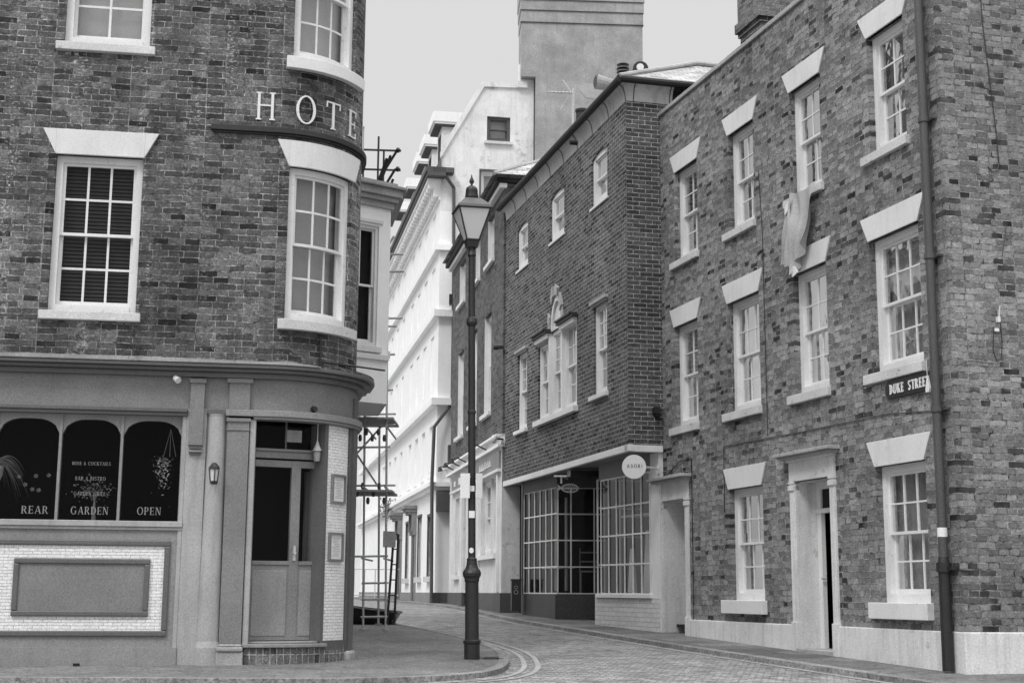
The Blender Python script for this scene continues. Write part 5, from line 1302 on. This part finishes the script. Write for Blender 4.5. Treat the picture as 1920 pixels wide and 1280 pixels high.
mb = MB(); mb.box(PK, .44, KW, 7, 15.5, -1.2, 0); mb.box(PK, 0, KW, 15.5, 17.26, -1.2, 0); mb.box(PK, -.02, KW + .02, 17.26, 17.64, -1.2, .03); mb.box(PK, -.04, KW + .04, 17.64, 17.98, -1.2, .05); mb.box(PK, -.06, KW + .06, 17.98, 19.6, -1.2, .07)
mb.build('chimney', 'grey_render', wh)
for z, d_ in ((17.24, .02), (17.62, .045), (17.96, .065)):
    mb = MB(); mb.box(PK, -.03, KW + .03, z, z + .022, -.1, d_ + .015); mb.build('chimney_joint', 'plinth_dark', wh)
# patch of old pale render on the chimney
mb = MB(); pts = [(4.65 + .5 * math.cos(w) * (1 + .2 * math.sin(3 * w)), 15.1 + .28 * math.sin(w) * (1 + .15 * math.cos(5 * w))) for w in [i * .45 for i in range(14)]]
mb.prism(PK, [(u - 2.38, z) for u, z in pts], .0, .012)
M['patch'] = paint('old_render_patch', .34, .8, .15, .25)
mb.build('render_patch', 'patch', wh)
mb = MB(); mb.quad([PW.at(0, -.1, 12.9), PW.at(26, -.1, 12.9), PW.at(26, -1.28, 15.2), PW.at(0, -1.28, 15.2)]); mb.quad([PW.at(0, -1.28, 15.2), PW.at(26, -1.28, 15.2), PW.at(26, -9, 15.2), PW.at(0, -9, 15.2)]); mb.build('roof', 'slate', wh)
mb = MB()
for (z0_, z1_, dd) in ((12.18, 12.3, .45), (12.3, 12.45, .5), (12.45, 12.9, -.0)): mb.box(PW, -.35 if dd > .1 else 0, 26, z0_, z1_, -.1, dd)
mb.box(PG, -.3, .35, 12.3, 12.45, -.1, .35); mb.build('gutter', 'plinth_dark', wh)
mb = MB(); mb.box(PW, 0, 26, 12.08, 12.18, -.1, .4); mb.box(PW, 0, 26, 11.55, 11.62, -.1, .06)
for k in range(60): u = .1 + k * .42; mb.box(PW, u, u + .2, 11.92, 12.08, -.05, .36); mb.box(PW, u, u + .2, 11.66, 11.92, -.05, .2)
mb.build('modillion_cornice', 'stucco', wh)
mb = MB()
for (z, h, dd, a) in ((9.98, .18, .14, -.14), (7.98, .2, .16, -.16), (5.36, .2, .2, -.2), (3.0, .12, .24, -.24), (2.9, .1, .14, -.14)):
    mb.box(PW, a, 26, z, z + h, -.05, dd); mb.box(PG, a + .002, .75, z + .001, z + h - .001, -.05, dd - .002)
mb.build('string_course', 'stucco', wh)
for i, o_ in enumerate(wops):
    m = MB(); m.fquad(PW, o_[0], o_[1], o_[2], o_[3], -o_[4] + .01); m.build('window', 'stucco', wh)  # panes take the wall white, overexposure put into their colour
mb = MB()
for o_ in wops[::4]: mb.box(PW, o_[0] - .05, o_[1] + .1, o_[2] - .08, o_[2], -.05, .03)
mb.build('window_sills', 'stucco', wh)
for i, o_ in enumerate(gops):
    m = MB(); m.fquad(PW, o_[0], o_[1], max(o_[2], -.3), o_[3], -.10); w = m.build('window' if o_[2] > 0 else 'door', 'dark_room' if i not in (2,) else 'plinth_mid', wh)
    m = MB(); m.box(PW, o_[1] - .0, o_[1] + .08, o_[2], o_[3] + .06, -.05, .03); m.box(PW, o_[0] - .08, o_[1] + .08, o_[3], o_[3] + .08, -.05, .04); m.build('window_frame' if o_[2] > 0 else 'door_frame', 'plinth_dark', w)
    if o_[2] > 0: m = MB(); m.box(PW, o_[0] - .1, o_[1] + .15, o_[2] - .16, o_[2], -.05, .12); m.build('sill', 'sill', w)
for (a, b) in ((4.4, 5.5), (8.55, 9.7)):
    m = MB(); m.box(PW, a, b, 2.62, 2.72, 0, .42); m.box(PW, a + .04, b - .04, 2.52, 2.62, 0, .34); m.box(PW, a + .08, b - .08, 2.44, 2.52, 0, .26)
    for u in (a + .08, b - .2): m.prism(PW.shifted(.0), [(u, 1.9), (u + .12, 1.9), (u + .12, 2.44), (u, 2.44)], 0, .16); m.box(PW, u - .01, u + .13, -.3, 1.82, 0, .06); m.box(PW, u - .03, u + .15, 1.8, 1.92, 0, .12)
    m.build('door_canopy', 'plinth_mid', wh)
mb = MB(); mb.box(PW, -.04, 4.5, -.7, -.0, -.05, .04); mb.box(PW, 5.4, 8.6, -.7, -.0, -.05, .04); mb.box(PW, 9.6, 26, -.7, -.0, -.05, .04); mb.build('plinth', 'plinth_mid', wh)
mb = MB(); mb.box(PG, -.04, .8, -.7, -.001, -.05, .04); mb.box(PW, -.042, .7, -.7, .0, .04, .045); mb.build('plinth', 'plinth_dark', wh)
def dormer(u):
    m = MB(); m.box(PW, u, u + 1.0, 13.0, 14.75, -1.3, -.35); d_ = m.build('dormer', 'stucco2', wh)
    m = MB(); m.box(PW, u - .15, u + 1.15, 14.75, 14.82, -1.5, -.1); m.box(PW, u - .18, u + 1.18, 14.82, 15.15, -1.5, -.05); m.build('dormer_roof', 'stucco', d_)
    m = MB(); m.box(PW, u - .12, u + 1.12, 14.70, 14.75, -1.5, -.12); m.build('dormer_soffit', 'plinth_dark', d_)
    m = MB(); m.box(PW, u + .2, u + .8, 13.4, 14.5, -.36, -.34); m.build('dormer_window', 'dark_room', d_)
for u in (2.6, 5.0, 7.0, 10.2, 13.5): dormer(u)
# downpipes at its near corner
def dp_(pts, r=.05): m = MB(); m.tube(pts, r, 8); return m.build('downpipe', 'plinth_dark', wh)
dp_([PG.at(.1, .3, 12.2), PG.at(.38, .1, 11.9), PG.at(.42, .1, 8.0), PG.at(.42, .1, 5.6), PG.at(.36, .1, 5.35), PG.at(-.12, .3, 4.7), PG.at(-.16, .3, 3.2), PG.at(-.12, .3, -.3)])
m = MB(); m.wbox((-1.72, 40.9, 8.3), .26, .26, .3, 0); m.build('rainwater_head', 'black', wh)
m = MB(); m.box(PG, .0, .5, 2.3, 2.85, 0, .3); m.build('sign_box', 'plinth_dark', wh)
m = MB(); m.box(PG, .32, .55, 3.5, 4.2, .0, .2); m.build('vent_box', 'plinth_dark', wh)
# a hanging plant on a bracket far down the stucco front
t = thing('wall_plant', 'small dark shrub in a wall basket on the far stucco front', 'plant', PW.at(11, .3, 2.9)[:2] + (2.9,))
m = MB()
for i in range(220):
    p = Vector(PW.at(11 + random.gauss(0, .15), .3 + random.gauss(0, .12), 3.0 + random.gauss(0, .22))); a_ = Vector((random.gauss(0, .05), random.gauss(0, .05), random.gauss(0, .05))); b_ = Vector((random.gauss(0, .05), random.gauss(0, .05), random.gauss(0, .05))); m.quad([p, p + a_, p + b_])
m.build('foliage', 'plinth_dark', t)
# house closing the view beyond the stucco building
fh = thing('far_white_house', 'far pale house closing the street behind the scaffold', 'building', (-10, 72, -.2))
FP = Path((-13, 70), 85, 1); mb = MB(); fo = [(1.5 + 2.2 * k, 2.5 + 2.2 * k, z, z + 1.5) for k in range(4) for z in (.5, 3.2, 5.8)]
mb.wall(FP, 0, 10, -.6, 8.5, fo, reveal=.12); mb.box(FP, 0, 10, -.6, 8.5, -6, -5); mb.build('wall', 'stucco', fh)
for o_ in fo: m = MB(); m.fquad(FP, *o_, -.1); m.build('window', 'blind', fh)
mb = MB(); mb.box(FP, -.2, 10.2, 8.5, 8.7, -6, .2); mb.build('roof', 'slate', fh)
# low post and rail seen between the scaffold tubes
t = thing('far_railing', 'thin grey railing across the far end of the street', 'railing', (-4.9, 48, -.2))
m = MB()
for k in range(9): m.cyl((-6.6 + k * .35, 48, -.3 + E0), (-6.6 + k * .35, 48, .75 + E0), .018, n=6)
m.cyl((-6.7, 48, .75 + E0), (-3.7, 48, .75 + E0), .02, n=6); m.cyl((-6.7, 48, -.1 + E0), (-3.7, 48, -.1 + E0), .02, n=6); m.build('rail', 'metal', t)

# ================================================================== 7. street lamp
X0, Y0 = -.45, 17.3
lamp = thing('street_lamp', 'old iron street lamp with a square frosted lantern on the corner pavement', 'street lamp', (X0, Y0, -.78))
m = MB(); m.lathe(X0, Y0, [(.094, -.80), (.094, -.60), (.105, -.585), (.107, -.56), (.085, -.545)], 12); m.build('base', 'black', lamp)
m = MB(); m.lathe(X0, Y0, [(.083, -.545), (.08, .12), (.088, .14), (.09, .17), (.108, .2), (.112, .235), (.10, .265), (.078, .29), (.066, .33), (.06, .38), (.062, .40), (.045, .42)], 16); m.build('lower_column', 'iron', lamp)
m = MB(); m.lathe(X0, Y0, [(.045, .41), (.045, 2.15), (.052, 2.16), (.052, 2.19), (.043, 2.2), (.042, 3.24), (.06, 3.26), (.07, 3.29), (.06, 3.34), (.042, 3.36), (.038, 4.12), (.055, 4.14), (.04, 4.2), (.045, 4.3)], 16)
m.build('column', 'iron', lamp)
# lantern
def sq(cx, cy, s_, rot, z):
    return [(cx + s_ * .5 * (a * math.cos(R(rot)) - b * math.sin(R(rot))), cy + s_ * .5 * (a * math.sin(R(rot)) + b * math.cos(R(rot))), z + E0) for a, b in ((-1, -1), (1, -1), (1, 1), (-1, 1))]
LX, LY, ROT = X0, Y0, 14
b0, b1 = sq(LX, LY, .155, ROT, 4.33), sq(LX, LY, .40, ROT, 4.72)
m = MB()
for k in range(4):
    m.cyl(b0[k], b1[k], .011, n=6); m.cyl(b0[k], b0[(k + 1) % 4], .014, n=6); m.cyl(b1[k], b1[(k + 1) % 4], .018, n=6)
lo = sq(LX, LY, .13, ROT, 4.24); hi = sq(LX, LY, .165, ROT, 4.33)
for k in range(4): m.quad([lo[k], lo[(k + 1) % 4], hi[(k + 1) % 4], hi[k]])
m.quad(hi); m.quad(lo[::-1])
m.build('lantern_frame', 'iron', lamp)
m = MB()
for k in range(4): m.quad([b0[k], b0[(k + 1) % 4], b1[(k + 1) % 4], b1[k]])
m.build('lantern_glass', 'lampglass', lamp)
m = MB(); r0_, r1_, r2_ = sq(LX, LY, .43, ROT, 4.725), sq(LX, LY, .41, ROT, 4.755), sq(LX, LY, .20, ROT, 4.86)
for A, B2_ in ((r0_, r1_), (r1_, r2_)):
    for k in range(4): m.quad([A[k], A[(k + 1) % 4], B2_[(k + 1) % 4], B2_[k]])
m.quad(r2_); m.build('lantern_roof', 'pipe', lamp)
m = MB(); m.lathe(LX, LY, [(.09, 4.86), (.085, 4.90), (.075, 4.96), (.078, 4.97), (.07, 5.01), (.04, 5.035), (.015, 5.045), (.012, 5.06), (.032, 5.09), (.026, 5.12), (.012, 5.15), (.004, 5.19)], 14); m.build('finial', 'iron', lamp, smooth=True)
lamp.rotation_euler = (0, R(-.7), 0)
# signs on the lamp
for (dx, ry, w_, lb) in ((-.075, 22, .125, 'white plate strapped to the lamp post, the wider left one'), (.095, -35, .09, 'white plate strapped to the lamp post, the narrower right one')):
    t = thing('post_plate', lb, 'sign', (X0 + dx, Y0 - .06, 1.05), 'blank plates strapped to the lamp post')
    cxp, cyp = X0 - .03 + dx, Y0 - .07
    PP = Path((cxp, cyp), 90 + ry, 1); m = MB(); m.box(PP, -w_ / 2, w_ / 2, 1.12, 1.42, -.006, .006); m.build('plate', 'white_paper', t, bevel=.004)
    m = MB(); m.box(PP, -w_ / 2, w_ / 2, 1.17, 1.19, -.02, -.007); m.box(PP, -w_ / 2, w_ / 2, 1.37, 1.39, -.02, -.007); m.build('strap', 'metal', t)
for (z, s_, lb) in ((1.24, .04, 'small pale sticker on the lamp post, between the white plates'), (.93, .05, 'pale sticker on the lamp post, just under the white plates'), (.50, .028, 'round pale sticker low on the lamp post, above the thick base')):
    m = MB(); PP = Path((X0 - .02, Y0 - .0495), 90, 1)
    n = 12 if s_ < .03 else 4
    pts = [(s_ * math.cos(2 * math.pi * (i + .5) / n), z + s_ * 1.2 * math.sin(2 * math.pi * (i + .5) / n)) for i in range(n)]
    m.prism(PP, pts, .0, .004); tag(m.build('sticker', 'white_paper'), lb, 'sticker', 'stickers on the lamp post')

for o in bpy.data.objects:
    if '_o' in o: del o['_o']
